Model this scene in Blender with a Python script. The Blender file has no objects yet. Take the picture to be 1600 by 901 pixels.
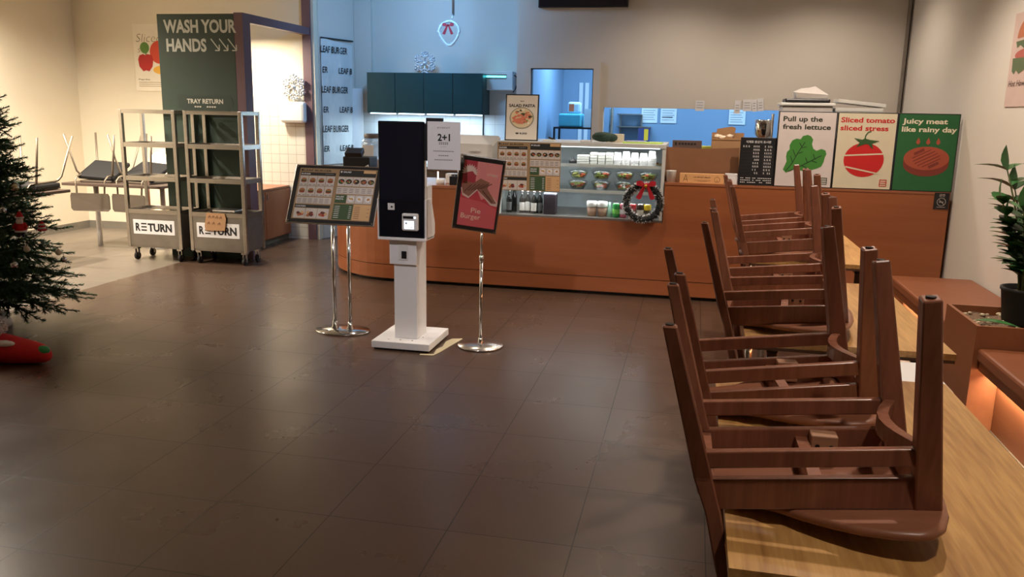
import bpy, bmesh, math, random
from mathutils import Matrix, Vector, Euler
random.seed(7)
PI = math.pi
SC = bpy.context.scene
COL = SC.collection

# ------------------------------------------------------------------ camera, world, exposure, lights
cam_d = bpy.data.cameras.new('camera')
cam_d.sensor_width = 36.0
cam_d.lens = 36.0 * 1301.3 / 1600.0
cam_d.clip_start = 0.05
cam = bpy.data.objects.new('camera', cam_d)
COL.objects.link(cam)
_P, _Y, _R = math.radians(11.97), math.radians(12.0), math.radians(1.09)
cam.matrix_world = (Matrix.Translation((0, 0, 1.5)) @ Matrix.Rotation(_Y, 4, 'Z')
                    @ Matrix.Rotation(PI / 2 - _P, 4, 'X') @ Matrix.Rotation(_R, 4, 'Z'))
SC.camera = cam
SC.view_settings.view_transform = 'Standard'
SC.view_settings.look = 'None'
SC.view_settings.gamma = 1.0
SC.view_settings.use_curve_mapping = False
SC.view_settings.exposure = 0.0
w = bpy.data.worlds.new('world')
SC.world = w
w.use_nodes = True
w.node_tree.nodes['Background'].inputs[0].default_value = (1.0, 0.86, 0.70, 1)
w.node_tree.nodes['Background'].inputs[1].default_value = 0.02

WARM = (1.0, 0.70, 0.42)
WARM2 = (1.0, 0.85, 0.71)
COOL = (0.34, 0.64, 1.0)


def area(name, loc, power, size, color, rot=(0, 0, 0), size_y=None, spread=PI):
    d = bpy.data.lights.new(name, 'AREA')
    d.energy = power
    d.color = color
    d.size = size
    d.spread = spread
    if size_y:
        d.shape = 'RECTANGLE'
        d.size_y = size_y
    else:
        d.shape = 'DISK'
    o = bpy.data.objects.new(name, d)
    o.location = loc
    o.rotation_euler = rot
    COL.objects.link(o)
    return o


def spot(name, loc, power, color, angle=95, blend=0.6, r=0.05, rot=(0, 0, 0)):
    d = bpy.data.lights.new(name, 'SPOT')
    d.energy = power
    d.color = color
    d.spot_size = math.radians(angle)
    d.spot_blend = blend
    d.shadow_soft_size = r
    o = bpy.data.objects.new(name, d)
    o.location = loc
    o.rotation_euler = rot
    COL.objects.link(o)
    return o


CEIL = 3.0
# dining room downlights, plus one added fill spot for the kiosk
spot('downlight_or_fill', (0.75, 2.9, 2.95), 115, WARM2, 120, 0.7, 0.05)
spot('downlight_or_fill', (0.75, 4.6, 2.95), 112, WARM2, 120, 0.7, 0.05)
spot('downlight_or_fill', (0.95, 5.9, 2.95), 132, WARM2, 130, 0.7, 0.05)
spot('downlight_or_fill', (-0.55, 6.2, 2.95), 75, WARM2, 130, 0.8, 0.06)
spot('downlight_or_fill', (-2.2, 6.2, 2.95), 45, WARM2, 92, 0.8, 0.06)
spot('downlight_or_fill', (-0.2, 8.0, 2.95), 52, WARM2, 140, 0.8, 0.06)
spot('downlight_or_fill', (1.1, 8.0, 2.95), 60, WARM2, 140, 0.8, 0.06)
spot('downlight_or_fill', (-6.75, 6.45, 2.95), 620, (1.0, 0.88, 0.74), 150, 0.8, 0.08)
spot('downlight_or_fill', (-5.75, 5.0, 2.95), 520, (1.0, 0.88, 0.74), 150, 0.8, 0.08)
spot('downlight_or_fill', (-5.9, 7.5, 2.95), 190, (1.0, 0.88, 0.74), 96, 0.8, 0.08)
spot('downlight_or_fill', (0.7, 0.9, 2.95), 75, WARM2, 95, 0.8, 0.06)
spot('downlight_or_fill', (-1.5, 1.9, 2.95), 185, (1.0, 0.95, 1.0), 42, 0.9, 0.06, (math.radians(57), 0, math.radians(2)))  # added fill spot, tilted to brighten the kiosk front and its notice
# hand washing alcove
area('alcove_lamp', (-4.85, 8.35, 2.25), 46, 0.25, (1.0, 0.88, 0.70))
# back bar and kitchen, cold lamps
area('back_bar_lamp', (-2.9, 8.25, 2.92), 38, 0.5, (0.18, 0.50, 1.0), (math.radians(48), 0, 0))
area('kitchen_lamp', (-1.0, 10.2, 2.5), 58, 1.2, COOL, size_y=0.4)
area('kitchen_lamp', (0.9, 10.2, 2.5), 50, 1.2, COOL, size_y=0.4)

# ------------------------------------------------------------------ materials


def lin(c):
    return tuple(((v / 255) / 12.92 if v / 255 <= 0.04045 else ((v / 255 + 0.055) / 1.055) ** 2.4) for v in c)


MATS = {}


def nodes_of(name):
    m = bpy.data.materials.new(name)
    m.use_nodes = True
    nt = m.node_tree
    return m, nt, nt.nodes['Principled BSDF']


def mat(name, rgb, rough=0.6, metal=0.0, var=0.06, scale=9.0, bump=0.0, spec=0.5, stretch=(1, 1, 1), emit=None, emit_s=0.0, coat=0.0):
    """plain surface with a little procedural mottling (object space noise)"""
    if name in MATS:
        return MATS[name]
    m, nt, b = nodes_of(name)
    c = lin(rgb)
    N = nt.nodes.new
    tc = N('ShaderNodeTexCoord')
    mp = N('ShaderNodeMapping')
    mp.inputs['Scale'].default_value = stretch
    nz = N('ShaderNodeTexNoise')
    nz.inputs['Scale'].default_value = scale
    nz.inputs['Detail'].default_value = 4
    nt.links.new(tc.outputs['Object'], mp.inputs['Vector'])
    nt.links.new(mp.outputs['Vector'], nz.inputs['Vector'])
    rp = N('ShaderNodeValToRGB')
    rp.color_ramp.elements[0].position = 0.3
    rp.color_ramp.elements[1].position = 0.7
    rp.color_ramp.elements[0].color = (*[max(0, v * (1 - var)) for v in c], 1)
    rp.color_ramp.elements[1].color = (*[min(1, v * (1 + var)) for v in c], 1)
    nt.links.new(nz.outputs['Fac'], rp.inputs['Fac'])
    nt.links.new(rp.outputs['Color'], b.inputs['Base Color'])
    b.inputs['Roughness'].default_value = rough
    b.inputs['Metallic'].default_value = metal
    b.inputs['Specular IOR Level'].default_value = spec
    b.inputs['Coat Weight'].default_value = coat
    if bump:
        bp = N('ShaderNodeBump')
        bp.inputs['Strength'].default_value = bump
        bp.inputs['Distance'].default_value = 0.01
        nt.links.new(nz.outputs['Fac'], bp.inputs['Height'])
        nt.links.new(bp.outputs['Normal'], b.inputs['Normal'])
    if emit:
        b.inputs['Emission Color'].default_value = (*emit, 1)
        b.inputs['Emission Strength'].default_value = emit_s
    MATS[name] = m
    return m


def wood(name, dark, light, axis='x', scale=6.0, rough=0.42, ring=14.0, contrast=1.0):
    if name in MATS:
        return MATS[name]
    m, nt, b = nodes_of(name)
    N = nt.nodes.new
    tc = N('ShaderNodeTexCoord')
    mp = N('ShaderNodeMapping')
    s = {'x': (0.12, 1.6, 1.6), 'y': (1.6, 0.12, 1.6), 'z': (1.6, 1.6, 0.12)}[axis]
    mp.inputs['Scale'].default_value = s
    nt.links.new(tc.outputs['Object'], mp.inputs['Vector'])
    nz = N('ShaderNodeTexNoise')
    nz.inputs['Scale'].default_value = scale
    nz.inputs['Detail'].default_value = 7
    nz.inputs['Roughness'].default_value = 0.6
    nz.inputs['Distortion'].default_value = 0.4
    nt.links.new(mp.outputs['Vector'], nz.inputs['Vector'])
    n2 = N('ShaderNodeTexNoise')
    n2.inputs['Scale'].default_value = scale * ring
    n2.inputs['Detail'].default_value = 3
    nt.links.new(mp.outputs['Vector'], n2.inputs['Vector'])
    mx = N('ShaderNodeMath')
    mx.operation = 'MULTIPLY_ADD'
    mx.inputs[1].default_value = 0.45 * contrast
    nt.links.new(n2.outputs['Fac'], mx.inputs[0])
    nt.links.new(nz.outputs['Fac'], mx.inputs[2])
    rp = N('ShaderNodeValToRGB')
    rp.color_ramp.elements[0].position = 0.45
    rp.color_ramp.elements[1].position = 0.95
    rp.color_ramp.elements[0].color = (*lin(dark), 1)
    rp.color_ramp.elements[1].color = (*lin(light), 1)
    nt.links.new(mx.outputs[0], rp.inputs['Fac'])
    nt.links.new(rp.outputs['Color'], b.inputs['Base Color'])
    b.inputs['Roughness'].default_value = rough
    bp = N('ShaderNodeBump')
    bp.inputs['Strength'].default_value = 0.06
    bp.inputs['Distance'].default_value = 0.004
    nt.links.new(n2.outputs['Fac'], bp.inputs['Height'])
    nt.links.new(bp.outputs['Normal'], b.inputs['Normal'])
    MATS[name] = m
    return m


def grid_mat(name, base, line, px, py, ox, oy, lw, axes=('X', 'Y'), rough=0.35, var=0.10, noise=5.0, wet=0.0, spec=0.5, bump=0.0):
    """square tiles with joints: world positions, one joint every px / py metres"""
    m, nt, b = nodes_of(name)
    N = nt.nodes.new
    L = nt.links.new
    geo = N('ShaderNodeNewGeometry')
    sp = N('ShaderNodeSeparateXYZ')
    L(geo.outputs['Position'], sp.inputs[0])

    def mth(op, a, bb=None):
        n = N('ShaderNodeMath')
        n.operation = op
        for i, v in enumerate((a, bb)):
            if v is None:
                continue
            if isinstance(v, (int, float)):
                n.inputs[i].default_value = v
            else:
                L(v, n.inputs[i])
        return n.outputs[0]
    cells, masks = [], []
    for ax, p, o in ((axes[0], px, ox), (axes[1], py, oy)):
        t = mth('DIVIDE', mth('SUBTRACT', sp.outputs[ax], o), p)
        cells.append(mth('FLOOR', t))
        f = mth('SUBTRACT', t, mth('FLOOR', t))
        d = mth('MINIMUM', f, mth('SUBTRACT', 1.0, f))
        masks.append(mth('LESS_THAN', mth('MULTIPLY', d, p), lw))
    mk = mth('MAXIMUM', masks[0], masks[1])
    cb = N('ShaderNodeCombineXYZ')
    L(cells[0], cb.inputs[0])
    L(cells[1], cb.inputs[1])
    wn = N('ShaderNodeTexWhiteNoise')
    L(cb.outputs[0], wn.inputs['Vector'])
    nz = N('ShaderNodeTexNoise')
    nz.inputs['Scale'].default_value = noise
    nz.inputs['Detail'].default_value = 8
    nz.inputs['Roughness'].default_value = 0.65
    L(geo.outputs['Position'], nz.inputs['Vector'])
    mixv = mth('ADD', mth('MULTIPLY', wn.outputs['Value'], 0.30), mth('MULTIPLY', nz.outputs['Fac'], 0.70))
    rp = N('ShaderNodeValToRGB')
    c = lin(base)
    rp.color_ramp.elements[0].position = 0.25
    rp.color_ramp.elements[1].position = 0.75
    rp.color_ramp.elements[0].color = (*[v * (1 - var) for v in c], 1)
    rp.color_ramp.elements[1].color = (*[v * (1 + var) for v in c], 1)
    L(mixv, rp.inputs['Fac'])
    mx = N('ShaderNodeMix')
    mx.data_type = 'RGBA'
    L(mk, mx.inputs['Factor'])
    L(rp.outputs['Color'], mx.inputs[6])
    mx.inputs[7].default_value = (*lin(line), 1)
    L(mx.outputs[2], b.inputs['Base Color'])
    n3 = N('ShaderNodeTexNoise')
    n3.inputs['Scale'].default_value = 2.2
    n3.inputs['Detail'].default_value = 5
    L(geo.outputs['Position'], n3.inputs['Vector'])
    r = mth('ADD', mth('MULTIPLY', mth('SUBTRACT', n3.outputs['Fac'], 0.5), wet), rough)
    r = mth('ADD', r, mth('MULTIPLY', mk, 0.1))
    L(r, b.inputs['Roughness'])
    b.inputs['Specular IOR Level'].default_value = spec
    if bump:
        bp = N('ShaderNodeBump')
        bp.inputs['Strength'].default_value = bump
        bp.inputs['Distance'].default_value = 0.004
        n4 = N('ShaderNodeTexNoise')
        n4.inputs['Scale'].default_value = 26
        n4.inputs['Detail'].default_value = 4
        L(geo.outputs['Position'], n4.inputs['Vector'])
        L(mth('SUBTRACT', n4.outputs['Fac'], mth('MULTIPLY', mk, 0.6)), bp.inputs['Height'])
        L(bp.outputs['Normal'], b.inputs['Normal'])
    MATS[name] = m
    return m


def glass_mat(name, tint=(1, 1, 1), gloss=0.08, rough=0.02):
    m = bpy.data.materials.new(name)
    m.use_nodes = True
    nt = m.node_tree
    nt.nodes.clear()
    out = nt.nodes.new('ShaderNodeOutputMaterial')
    tr = nt.nodes.new('ShaderNodeBsdfTransparent')
    tr.inputs[0].default_value = (*tint, 1)
    gl = nt.nodes.new('ShaderNodeBsdfGlossy')
    gl.inputs['Roughness'].default_value = rough
    mx = nt.nodes.new('ShaderNodeMixShader')
    mx.inputs[0].default_value = gloss
    nt.links.new(tr.outputs[0], mx.inputs[1])
    nt.links.new(gl.outputs[0], mx.inputs[2])
    nt.links.new(mx.outputs[0], out.inputs[0])
    MATS[name] = m
    return m


def glow(name, rgb, s):
    m, nt, b = nodes_of(name)
    b.inputs['Base Color'].default_value = (*rgb, 1)
    b.inputs['Emission Color'].default_value = (*rgb, 1)
    b.inputs['Emission Strength'].default_value = s
    MATS[name] = m
    return m


M_FLOOR = grid_mat('dark_floor_tile', (79, 61, 49), (30, 24, 20), 0.4615, 0.484, -1.259, 3.17, 0.0022, rough=0.29, var=0.11, noise=4.0, wet=0.15, spec=0.40, bump=0.05)
M_FLOOR2 = grid_mat('pale_floor_tile', (112, 102, 90), (94, 85, 74), 0.92, 0.92, -4.8, 5.2, 0.002, rough=0.42, var=0.10, noise=3.0, wet=0.15)
M_WTILE = grid_mat('white_wall_tile', (226, 220, 206), (176, 168, 152), 0.105, 0.105, -4.25, 0.03, 0.0025, axes=('X', 'Z'), rough=0.25, var=0.03)
M_BTILE = grid_mat('back_bar_tile', (225, 228, 230), (190, 196, 200), 0.30, 0.15, -3.8, 0.9, 0.002, axes=('X', 'Z'), rough=0.3, var=0.02)
M_WALL = mat('wall_paint', (212, 204, 192), 0.85, var=0.02, scale=1.2, bump=0.02)
M_WALLC = mat('wall_paint_cream', (222, 211, 188), 0.85, var=0.02, scale=1.2, bump=0.02)
M_CEIL = mat('ceiling_paint', (205, 198, 188), 0.9, var=0.02)
M_KWALL = mat('kitchen_wall_panel', (136, 158, 182), 0.5, var=0.03, scale=2)
M_BASE = mat('baseboard_grey', (118, 112, 100), 0.6)
M_COUNTER = wood('counter_veneer', (143, 81, 47), (170, 101, 61), 'x', 2.2, 0.38, 6.0, 0.5)
M_CTOP = wood('counter_top_veneer', (150, 92, 62), (172, 112, 76), 'x', 2.4, 0.36, 6.0, 0.5)
M_BENCH = mat('brown_leatherette', (132, 78, 50), 0.42, var=0.06, scale=14, bump=0.05)
M_BENCHW = wood('bench_veneer', (126, 74, 44), (150, 94, 60), 'y', 2.2, 0.4, 6.0, 0.5)
M_TABLE = wood('oak_table_veneer', (128, 80, 32), (212, 166, 102), 'y', 5.5, 0.32, 9.0, 1.15)
M_TEDGE = mat('table_edge_brown', (96, 64, 44), 0.5)
M_CHAIR = wood('walnut_stained_wood', (110, 66, 48), (162, 106, 82), 'z', 5.0, 0.27, 10.0, 0.7)
M_SEAT = wood('walnut_seat_wood', (112, 68, 50), (156, 104, 78), 'x', 5.0, 0.36, 10.0, 0.8)
M_BLOCK = wood('raw_wood_block', (150, 106, 78), (178, 134, 104), 'x', 6.0, 0.6)
M_BLACK = mat('black_plastic', (22, 22, 25), 0.4, var=0.1)
M_SCREEN = mat('dark_glass_screen', (17, 21, 34), 0.10, var=0.05, spec=0.6)  # navy in the base colour stands for blue reflections on the glass
M_WHITE = mat('white_powder_coat', (232, 230, 228), 0.42, var=0.01)
M_PLAST = mat('white_plastic', (222, 220, 214), 0.45, var=0.02)
M_PAPER = mat('white_paper', (228, 226, 226), 0.8, var=0.015)
M_CHROME = mat('polished_chrome', (215, 214, 212), 0.10, metal=1.0, var=0.02)
M_STEEL = mat('brushed_steel', (204, 198, 190), 0.26, metal=1.0, var=0.06, scale=14, stretch=(0.2, 1, 6))
M_STEELD = mat('dull_steel', (160, 154, 146), 0.36, metal=0.9, var=0.08)
M_DMETAL = mat('dark_metal', (52, 48, 46), 0.4, metal=0.6)
M_RUBBER = mat('black_rubber', (26, 25, 25), 0.7)
M_DGREEN = mat('dark_green_paint', (36, 56, 44), 0.55, var=0.04, scale=3)
M_CABGREEN = mat('teal_green_cabinet', (19, 62, 65), 0.4, var=0.03, scale=3)
M_PURPLE = mat('plum_frame_paint', (106, 78, 84), 0.5, var=0.03)
M_GREYTXT = mat('pale_grey_letters', (196, 200, 192), 0.6)
M_INK = mat('black_ink', (34, 32, 32), 0.7)
M_GREYINK = mat('grey_ink', (120, 116, 116), 0.7)
M_GLASS = glass_mat('clear_glass', (0.96, 0.98, 0.98), 0.07)
M_CLEARP = glass_mat('clear_plastic', (0.985, 0.99, 0.985), 0.09, 0.12)
M_CARD = mat('brown_cardboard', (178, 136, 96), 0.8, var=0.05, scale=16)
M_CARDD = mat('dark_brown_cardboard', (132, 90, 60), 0.8, var=0.04, scale=10)
M_RED = mat('red_felt', (196, 28, 30), 0.8, var=0.08, scale=20)
M_BOW = mat('crimson_ribbon', (170, 16, 34), 0.55, var=0.08, scale=20)
M_FUR = mat('white_plush', (224, 220, 218), 0.95, var=0.08, scale=60, bump=0.6)
M_GREENF = mat('green_foil', (40, 140, 70), 0.5, var=0.15, scale=30)
M_SILVER = mat('silver_ball', (205, 205, 208), 0.12, metal=1.0, var=0.02)
M_SNOW = mat('silver_glitter', (212, 214, 216), 0.3, metal=0.6, var=0.25, scale=120)
M_NEEDLE = mat('fir_needles', (56, 92, 58), 0.6, var=0.30, scale=7)
M_BARK = mat('brown_bark', (74, 54, 40), 0.85, var=0.2, scale=30)
M_LEAF = mat('glossy_green_leaf', (56, 104, 54), 0.32, var=0.25, scale=10)
M_SOIL = mat('brown_soil', (110, 86, 66), 0.95, var=0.35, scale=60, bump=0.8)
M_PEBBLE = mat('pale_pebbles', (196, 180, 150), 0.8, var=0.2, scale=40)
M_SEATB = mat('black_seat_cushion', (22, 21, 22), 0.75, var=0.1, scale=30)
M_TUBE = mat('satin_chair_tube', (138, 126, 110), 0.45, metal=0.8, var=0.04)
M_SHELL = mat('taupe_backrest', (92, 81, 68), 0.6)
M_TABA = mat('grey_brown_table_top', (84, 68, 58), 0.5)
M_BOTTLE = mat('dark_bottle_glass', (20, 22, 20), 0.12, var=0.1)
M_LABEL = mat('bottle_label_paper', (222, 216, 206), 0.7)
M_LED = glow('led_strip_warm', (1.0, 0.72, 0.40), 5.0)
M_LEDB = glow('led_strip_cold', (0.62, 0.84, 1.0), 9.0)
M_UV = glow('uv_tube', (0.10, 0.85, 0.95), 5.0)
M_LAMPG = glow('lamp_glow', (1.0, 0.84, 0.56), 4.0)
M_LCD = glow('lcd_glow', (0.62, 0.76, 1.0), 2.2)


def colr(name, rgb, rough=0.65, var=0.03):
    return mat(name, rgb, rough, var=var)


# ------------------------------------------------------------------ mesh builder
class MB:
    def __init__(self):
        self.bm = bmesh.new()
        self.mi = 0
        self.M = Matrix.Identity(4)

    def v(self, p):
        return self.bm.verts.new(self.M @ Vector(p))

    def face(self, vs, sm=False):
        try:
            f = self.bm.faces.new(vs)
            f.material_index = self.mi
            f.smooth = sm
            return f
        except ValueError:
            return None

    def box(self, c, s, R=None, bev=0.0, taper=None):
        x, y, z = s[0] / 2, s[1] / 2, s[2] / 2
        R = R or Matrix.Identity(3)
        tx, ty = taper or (1, 1)
        P = []
        for sx, sy, sz in ((-1, -1, -1), (1, -1, -1), (1, 1, -1), (-1, 1, -1), (-1, -1, 1), (1, -1, 1), (1, 1, 1), (-1, 1, 1)):
            kx, ky = (tx, ty) if sz > 0 else (1, 1)
            P.append(self.v(Vector(c) + R @ Vector((sx * x * kx, sy * y * ky, sz * z))))
        fs = [self.face([P[i] for i in q]) for q in ((0, 3, 2, 1), (4, 5, 6, 7), (0, 1, 5, 4), (1, 2, 6, 5), (2, 3, 7, 6), (3, 0, 4, 7))]
        if bev:
            es = list({e for f in fs if f for e in f.edges})
            r = bmesh.ops.bevel(self.bm, geom=es, offset=bev, segments=2, affect='EDGES', profile=0.5, clamp_overlap=True)
            for f in r['faces']:
                f.material_index = self.mi
                f.smooth = False
        return self

    def b2(self, lo, hi, bev=0.0):
        return self.box([(a + b) / 2 for a, b in zip(lo, hi)], [abs(b - a) for a, b in zip(lo, hi)], None, bev)

    def ring(self, c, r, ax, n, ph=0.0):
        ax = Vector(ax).normalized()
        u = ax.orthogonal().normalized()
        if abs(ax.z) > 0.99:
            u = Vector((1, 0, 0))
        w2 = ax.cross(u)
        return [self.v(Vector(c) + (u * math.cos(2 * PI * i / n + ph) + w2 * math.sin(2 * PI * i / n + ph)) * r) for i in range(n)]

    def bridge(self, a, b, sm=True):
        n = len(a)
        for i in range(n):
            self.face([a[i], a[(i + 1) % n], b[(i + 1) % n], b[i]], sm)

    def cyl(self, p0, p1, r0, r1=None, n=16, cap=True):
        r1 = r0 if r1 is None else r1
        ax = Vector(p1) - Vector(p0)
        a = self.ring(p0, r0, ax, n)
        b = self.ring(p1, r1, ax, n)
        self.bridge(a, b)
        if cap:
            self.face(list(reversed(a)))
            self.face(b)
        return self

    def tube(self, pts, r, n=8, closed=False):
        pts = [Vector(p) for p in pts]
        m = len(pts)
        rings = []
        up = None
        for i, p in enumerate(pts):
            if closed:
                t = (pts[(i + 1) % m] - pts[i - 1]).normalized()
            else:
                t = (pts[min(i + 1, m - 1)] - pts[max(i - 1, 0)]).normalized()
            if up is None:
                up = t.orthogonal().normalized()
            else:
                up = (up - t * up.dot(t))
                up = up.normalized() if up.length > 1e-6 else t.orthogonal().normalized()
            w2 = t.cross(up)
            rr = r[i] if isinstance(r, (list, tuple)) else r
            rings.append([self.v(p + (up * math.cos(2 * PI * k / n) + w2 * math.sin(2 * PI * k / n)) * rr) for k in range(n)])
        for i in range(m - 1):
            self.bridge(rings[i], rings[i + 1])
        if closed:
            a, b = rings[-1], rings[0]
            best = min(range(n), key=lambda s: sum((a[k].co - b[(k + s) % n].co).length for k in range(n)))
            self.bridge(a, [b[(k + best) % n] for k in range(n)])
        else:
            self.face(list(reversed(rings[0])))
            self.face(rings[-1])
        return self

    def lathe(self, prof, c=(0, 0, 0), n=24, sx=1.0, sy=1.0):
        c = Vector(c)
        rings = []
        for r, z in prof:
            if r <= 1e-5:
                rings.append([self.v(c + Vector((0, 0, z)))])
            else:
                rings.append([self.v(c + Vector((r * sx * math.cos(2 * PI * i / n), r * sy * math.sin(2 * PI * i / n), z))) for i in range(n)])
        for a, b in zip(rings, rings[1:]):
            if len(a) == 1 and len(b) == 1:
                continue
            if len(a) == 1:
                for i in range(n):
                    self.face([a[0], b[(i + 1) % n], b[i]], True)
            elif len(b) == 1:
                for i in range(n):
                    self.face([a[i], a[(i + 1) % n], b[0]], True)
            else:
                self.bridge(a, b)
        return self

    def sphere(self, c, r, n=14, s=(1, 1, 1)):
        k = n // 2
        prof = [(r * math.sin(PI * i / k), -r * math.cos(PI * i / k)) for i in range(k + 1)]
        c = Vector(c)
        rings = []
        for rr, z in prof:
            if rr < 1e-6:
                rings.append([self.v(c + Vector((0, 0, z * s[2])))])
            else:
                rings.append([self.v(c + Vector((rr * s[0] * math.cos(2 * PI * i / n), rr * s[1] * math.sin(2 * PI * i / n), z * s[2]))) for i in range(n)])
        for a, b in zip(rings, rings[1:]):
            if len(a) == 1:
                for i in range(n):
                    self.face([a[0], b[(i + 1) % n], b[i]], True)
            elif len(b) == 1:
                for i in range(n):
                    self.face([a[i], a[(i + 1) % n], b[0]], True)
            else:
                self.bridge(a, b)
        return self

    def prism(self, poly, z0, z1):
        """poly in x,y extruded along z"""
        a = [self.v((p[0], p[1], z0)) for p in poly]
        b = [self.v((p[0], p[1], z1)) for p in poly]
        n = len(poly)
        for i in range(n):
            self.face([a[i], a[(i + 1) % n], b[(i + 1) % n], b[i]])
        self.face(list(reversed(a)))
        self.face(b)
        return self

    def plate(self, poly, y0, y1):
        """poly in x,z extruded along y (front at y0)"""
        a = [self.v((p[0], y0, p[1])) for p in poly]
        b = [self.v((p[0], y1, p[1])) for p in poly]
        n = len(poly)
        for i in range(n):
            self.face([a[i], b[i], b[(i + 1) % n], a[(i + 1) % n]])
        self.face(a)
        self.face(list(reversed(b)))
        return self

    # --- print on a panel: local frame x right, z up, seen from -y
    def flat(self, poly, y):
        vs = [self.v((p[0], y, p[1])) for p in poly]
        f = self.face(vs)
        return f

    def rect(self, x0, z0, x1, z1, y):
        return self.flat([(x0, z0), (x1, z0), (x1, z1), (x0, z1)], y)

    def ell(self, cx, cz, rx, rz, y, n=20, a0=0.0, a1=2 * PI):
        return self.flat([(cx + rx * math.cos(a0 + (a1 - a0) * i / n), cz + rz * math.sin(a0 + (a1 - a0) * i / n)) for i in range(n + (0 if a1 - a0 > 6.28 else 1))], y)

    def line(self, pts, wd, y):
        for (x0, z0), (x1, z1) in zip(pts, pts[1:]):
            d = Vector((x1 - x0, z1 - z0))
            if d.length < 1e-6:
                continue
            d.normalize()
            nx, nz = -d.y * wd / 2, d.x * wd / 2
            self.flat([(x0 + nx, z0 + nz), (x0 - nx, z0 - nz), (x1 - nx, z1 - nz), (x1 + nx, z1 + nz)], y)

    def text(self, s, x, z, h, y, width=None, align='LEFT', bold=0.0, shear=0.0):
        """flat lettering: baseline-left corner (x, z), cap height h, optional total width"""
        cu = bpy.data.curves.new('lettering', 'FONT')
        cu.body = s
        cu.size = 1.0
        cu.offset = bold
        cu.shear = shear
        cu.resolution_u = 3
        ob = bpy.data.objects.new('lettering', cu)
        me = bpy.data.meshes.new_from_object(ob)
        if len(me.vertices):
            xs = [v.co.x for v in me.vertices]
            x0, x1 = min(xs), max(xs)
            k = h / 0.73
            kx = k if width is None else width / max(1e-6, x1 - x0)
            wd = (x1 - x0) * kx
            ox = {'LEFT': 0, 'CENTER': -wd / 2, 'RIGHT': -wd}[align]
            vs = [self.v((x + ox + (v.co.x - x0) * kx, y, z + v.co.y * k)) for v in me.vertices]
            for p in me.polygons:
                self.face([vs[i] for i in p.vertices])
        bpy.data.objects.remove(ob)
        bpy.data.meshes.remove(me)
        bpy.data.curves.remove(cu)

    def build(self, name, mats, parent=None, kind=None):
        me = bpy.data.meshes.new(name)
        self.bm.normal_update()
        self.bm.to_mesh(me)
        self.bm.free()
        if not isinstance(mats, (list, tuple)):
            mats = [mats]
        for m in mats:
            me.materials.append(m)
        o = bpy.data.objects.new(name, me)
        COL.objects.link(o)
        if parent:
            o.parent = parent
        if kind:
            o['kind'] = kind
        return o


def tag(o, label, cat, group=None):
    o['label'] = label
    o['category'] = cat
    if group:
        o['group'] = group
    return o


def thing(name, label, cat, loc=(0, 0, 0), rz=0.0, group=None, rot=None):
    o = bpy.data.objects.new(name, None)
    o.empty_display_size = 0.1
    o.location = loc
    o.rotation_euler = rot or (0, 0, rz)
    COL.objects.link(o)
    return tag(o, label, cat, group)


def dup(o, label=None, loc=None, rz=None):
    def rec(s, par):
        c = s.copy()
        COL.objects.link(c)
        if par:
            c.parent = par
        for ch in [k for k in bpy.data.objects if k.parent is s]:
            rec(ch, c)
        return c
    c = rec(o, None)
    if label:
        c['label'] = label
    if loc is not None:
        c.location = loc
    if rz is not None:
        c.rotation_euler = (0, 0, rz)
    return c


def struct(mb, name, mats):
    return mb.build(name, mats, None, 'structure')


# ------------------------------------------------------------------ the room
XL, XR, YB, YF = -7.28, 1.95, 8.95, -3.0
b = MB(); b.b2((-4.85, YF, -0.1), (XR, 11.6, 0)); struct(b, 'floor', M_FLOOR)
b = MB(); b.b2((XL, YF, -0.1), (-4.85, YB, 0.0)); struct(b, 'floor_pale', M_FLOOR2)
b = MB(); b.b2((XL - .1, YF - .1, CEIL), (XR + .1, 11.7, CEIL + .1)); struct(b, 'ceiling', M_CEIL)
b = MB(); b.b2((XL - .1, YF, 0), (XL, YB, CEIL)); struct(b, 'wall_left', M_WALLC)
b = MB(); b.b2((XR, YF, 0), (XR + .1, 11.6, CEIL)); struct(b, 'wall_right', M_WALL)
b = MB(); b.b2((XL - .1, YF - .1, 0), (XR + .1, YF, CEIL)); struct(b, 'wall_front', M_WALL)
b = MB(); b.b2((XL - .1, YB, 0), (-4.21, YB + .1, CEIL)); struct(b, 'wall_back_left', M_WALLC)
b = MB(); b.b2((-5.1, YB - .012, 0), (-4.25, YB, 1.927)); struct(b, 'wall_tiled', M_WTILE)
b = MB()   # kitchen front wall with doorway and serving hatch
y0, y1 = 8.9, 9.0
b.b2((-1.885, y0, 0), (-1.73, y1, CEIL)); b.b2((-1.73, y0, 1.952), (-1.068, y1, CEIL))
b.b2((-1.068, y0, 0), (-.952, y1, CEIL)); b.b2((-.952, y0, 1.563), (1.35, y1, CEIL))
b.b2((-.952, y0, 0), (1.35, y1, .98)); b.b2((1.35, y0, 0), (XR, y1, CEIL))
struct(b, 'wall_back', M_WALL)
b = MB(); b.b2((-1.885, 9.0, 0), (-1.785, 11.5, CEIL)); struct(b, 'wall_kitchen_left', M_KWALL)
b = MB(); b.b2((-1.885, 11.5, 0), (XR, 11.6, CEIL)); struct(b, 'wall_kitchen_back', M_KWALL)
b = MB(); b.b2((-4.2, 9.7, 0), (-1.885, 9.8, CEIL)); struct(b, 'wall_back_bar', M_WALL)
b = MB(); b.prism([(-4.2, 9.05), (-4.02, 9.66), (-4.02, 9.8), (-4.3, 9.8), (-4.3, 9.05)], 0, CEIL); struct(b, 'wall_banner', M_WALL)
b = MB(); b.b2((-4.02, 9.64, 1.46), (-3.81, 9.7, CEIL)); struct(b, 'trim_2', M_WALL)
b = MB(); b.b2((-4.02, 9.685, .85), (-1.885, 9.7, 1.456)); struct(b, 'wall_back_bar_tile', M_BTILE)
b = MB()
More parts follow.
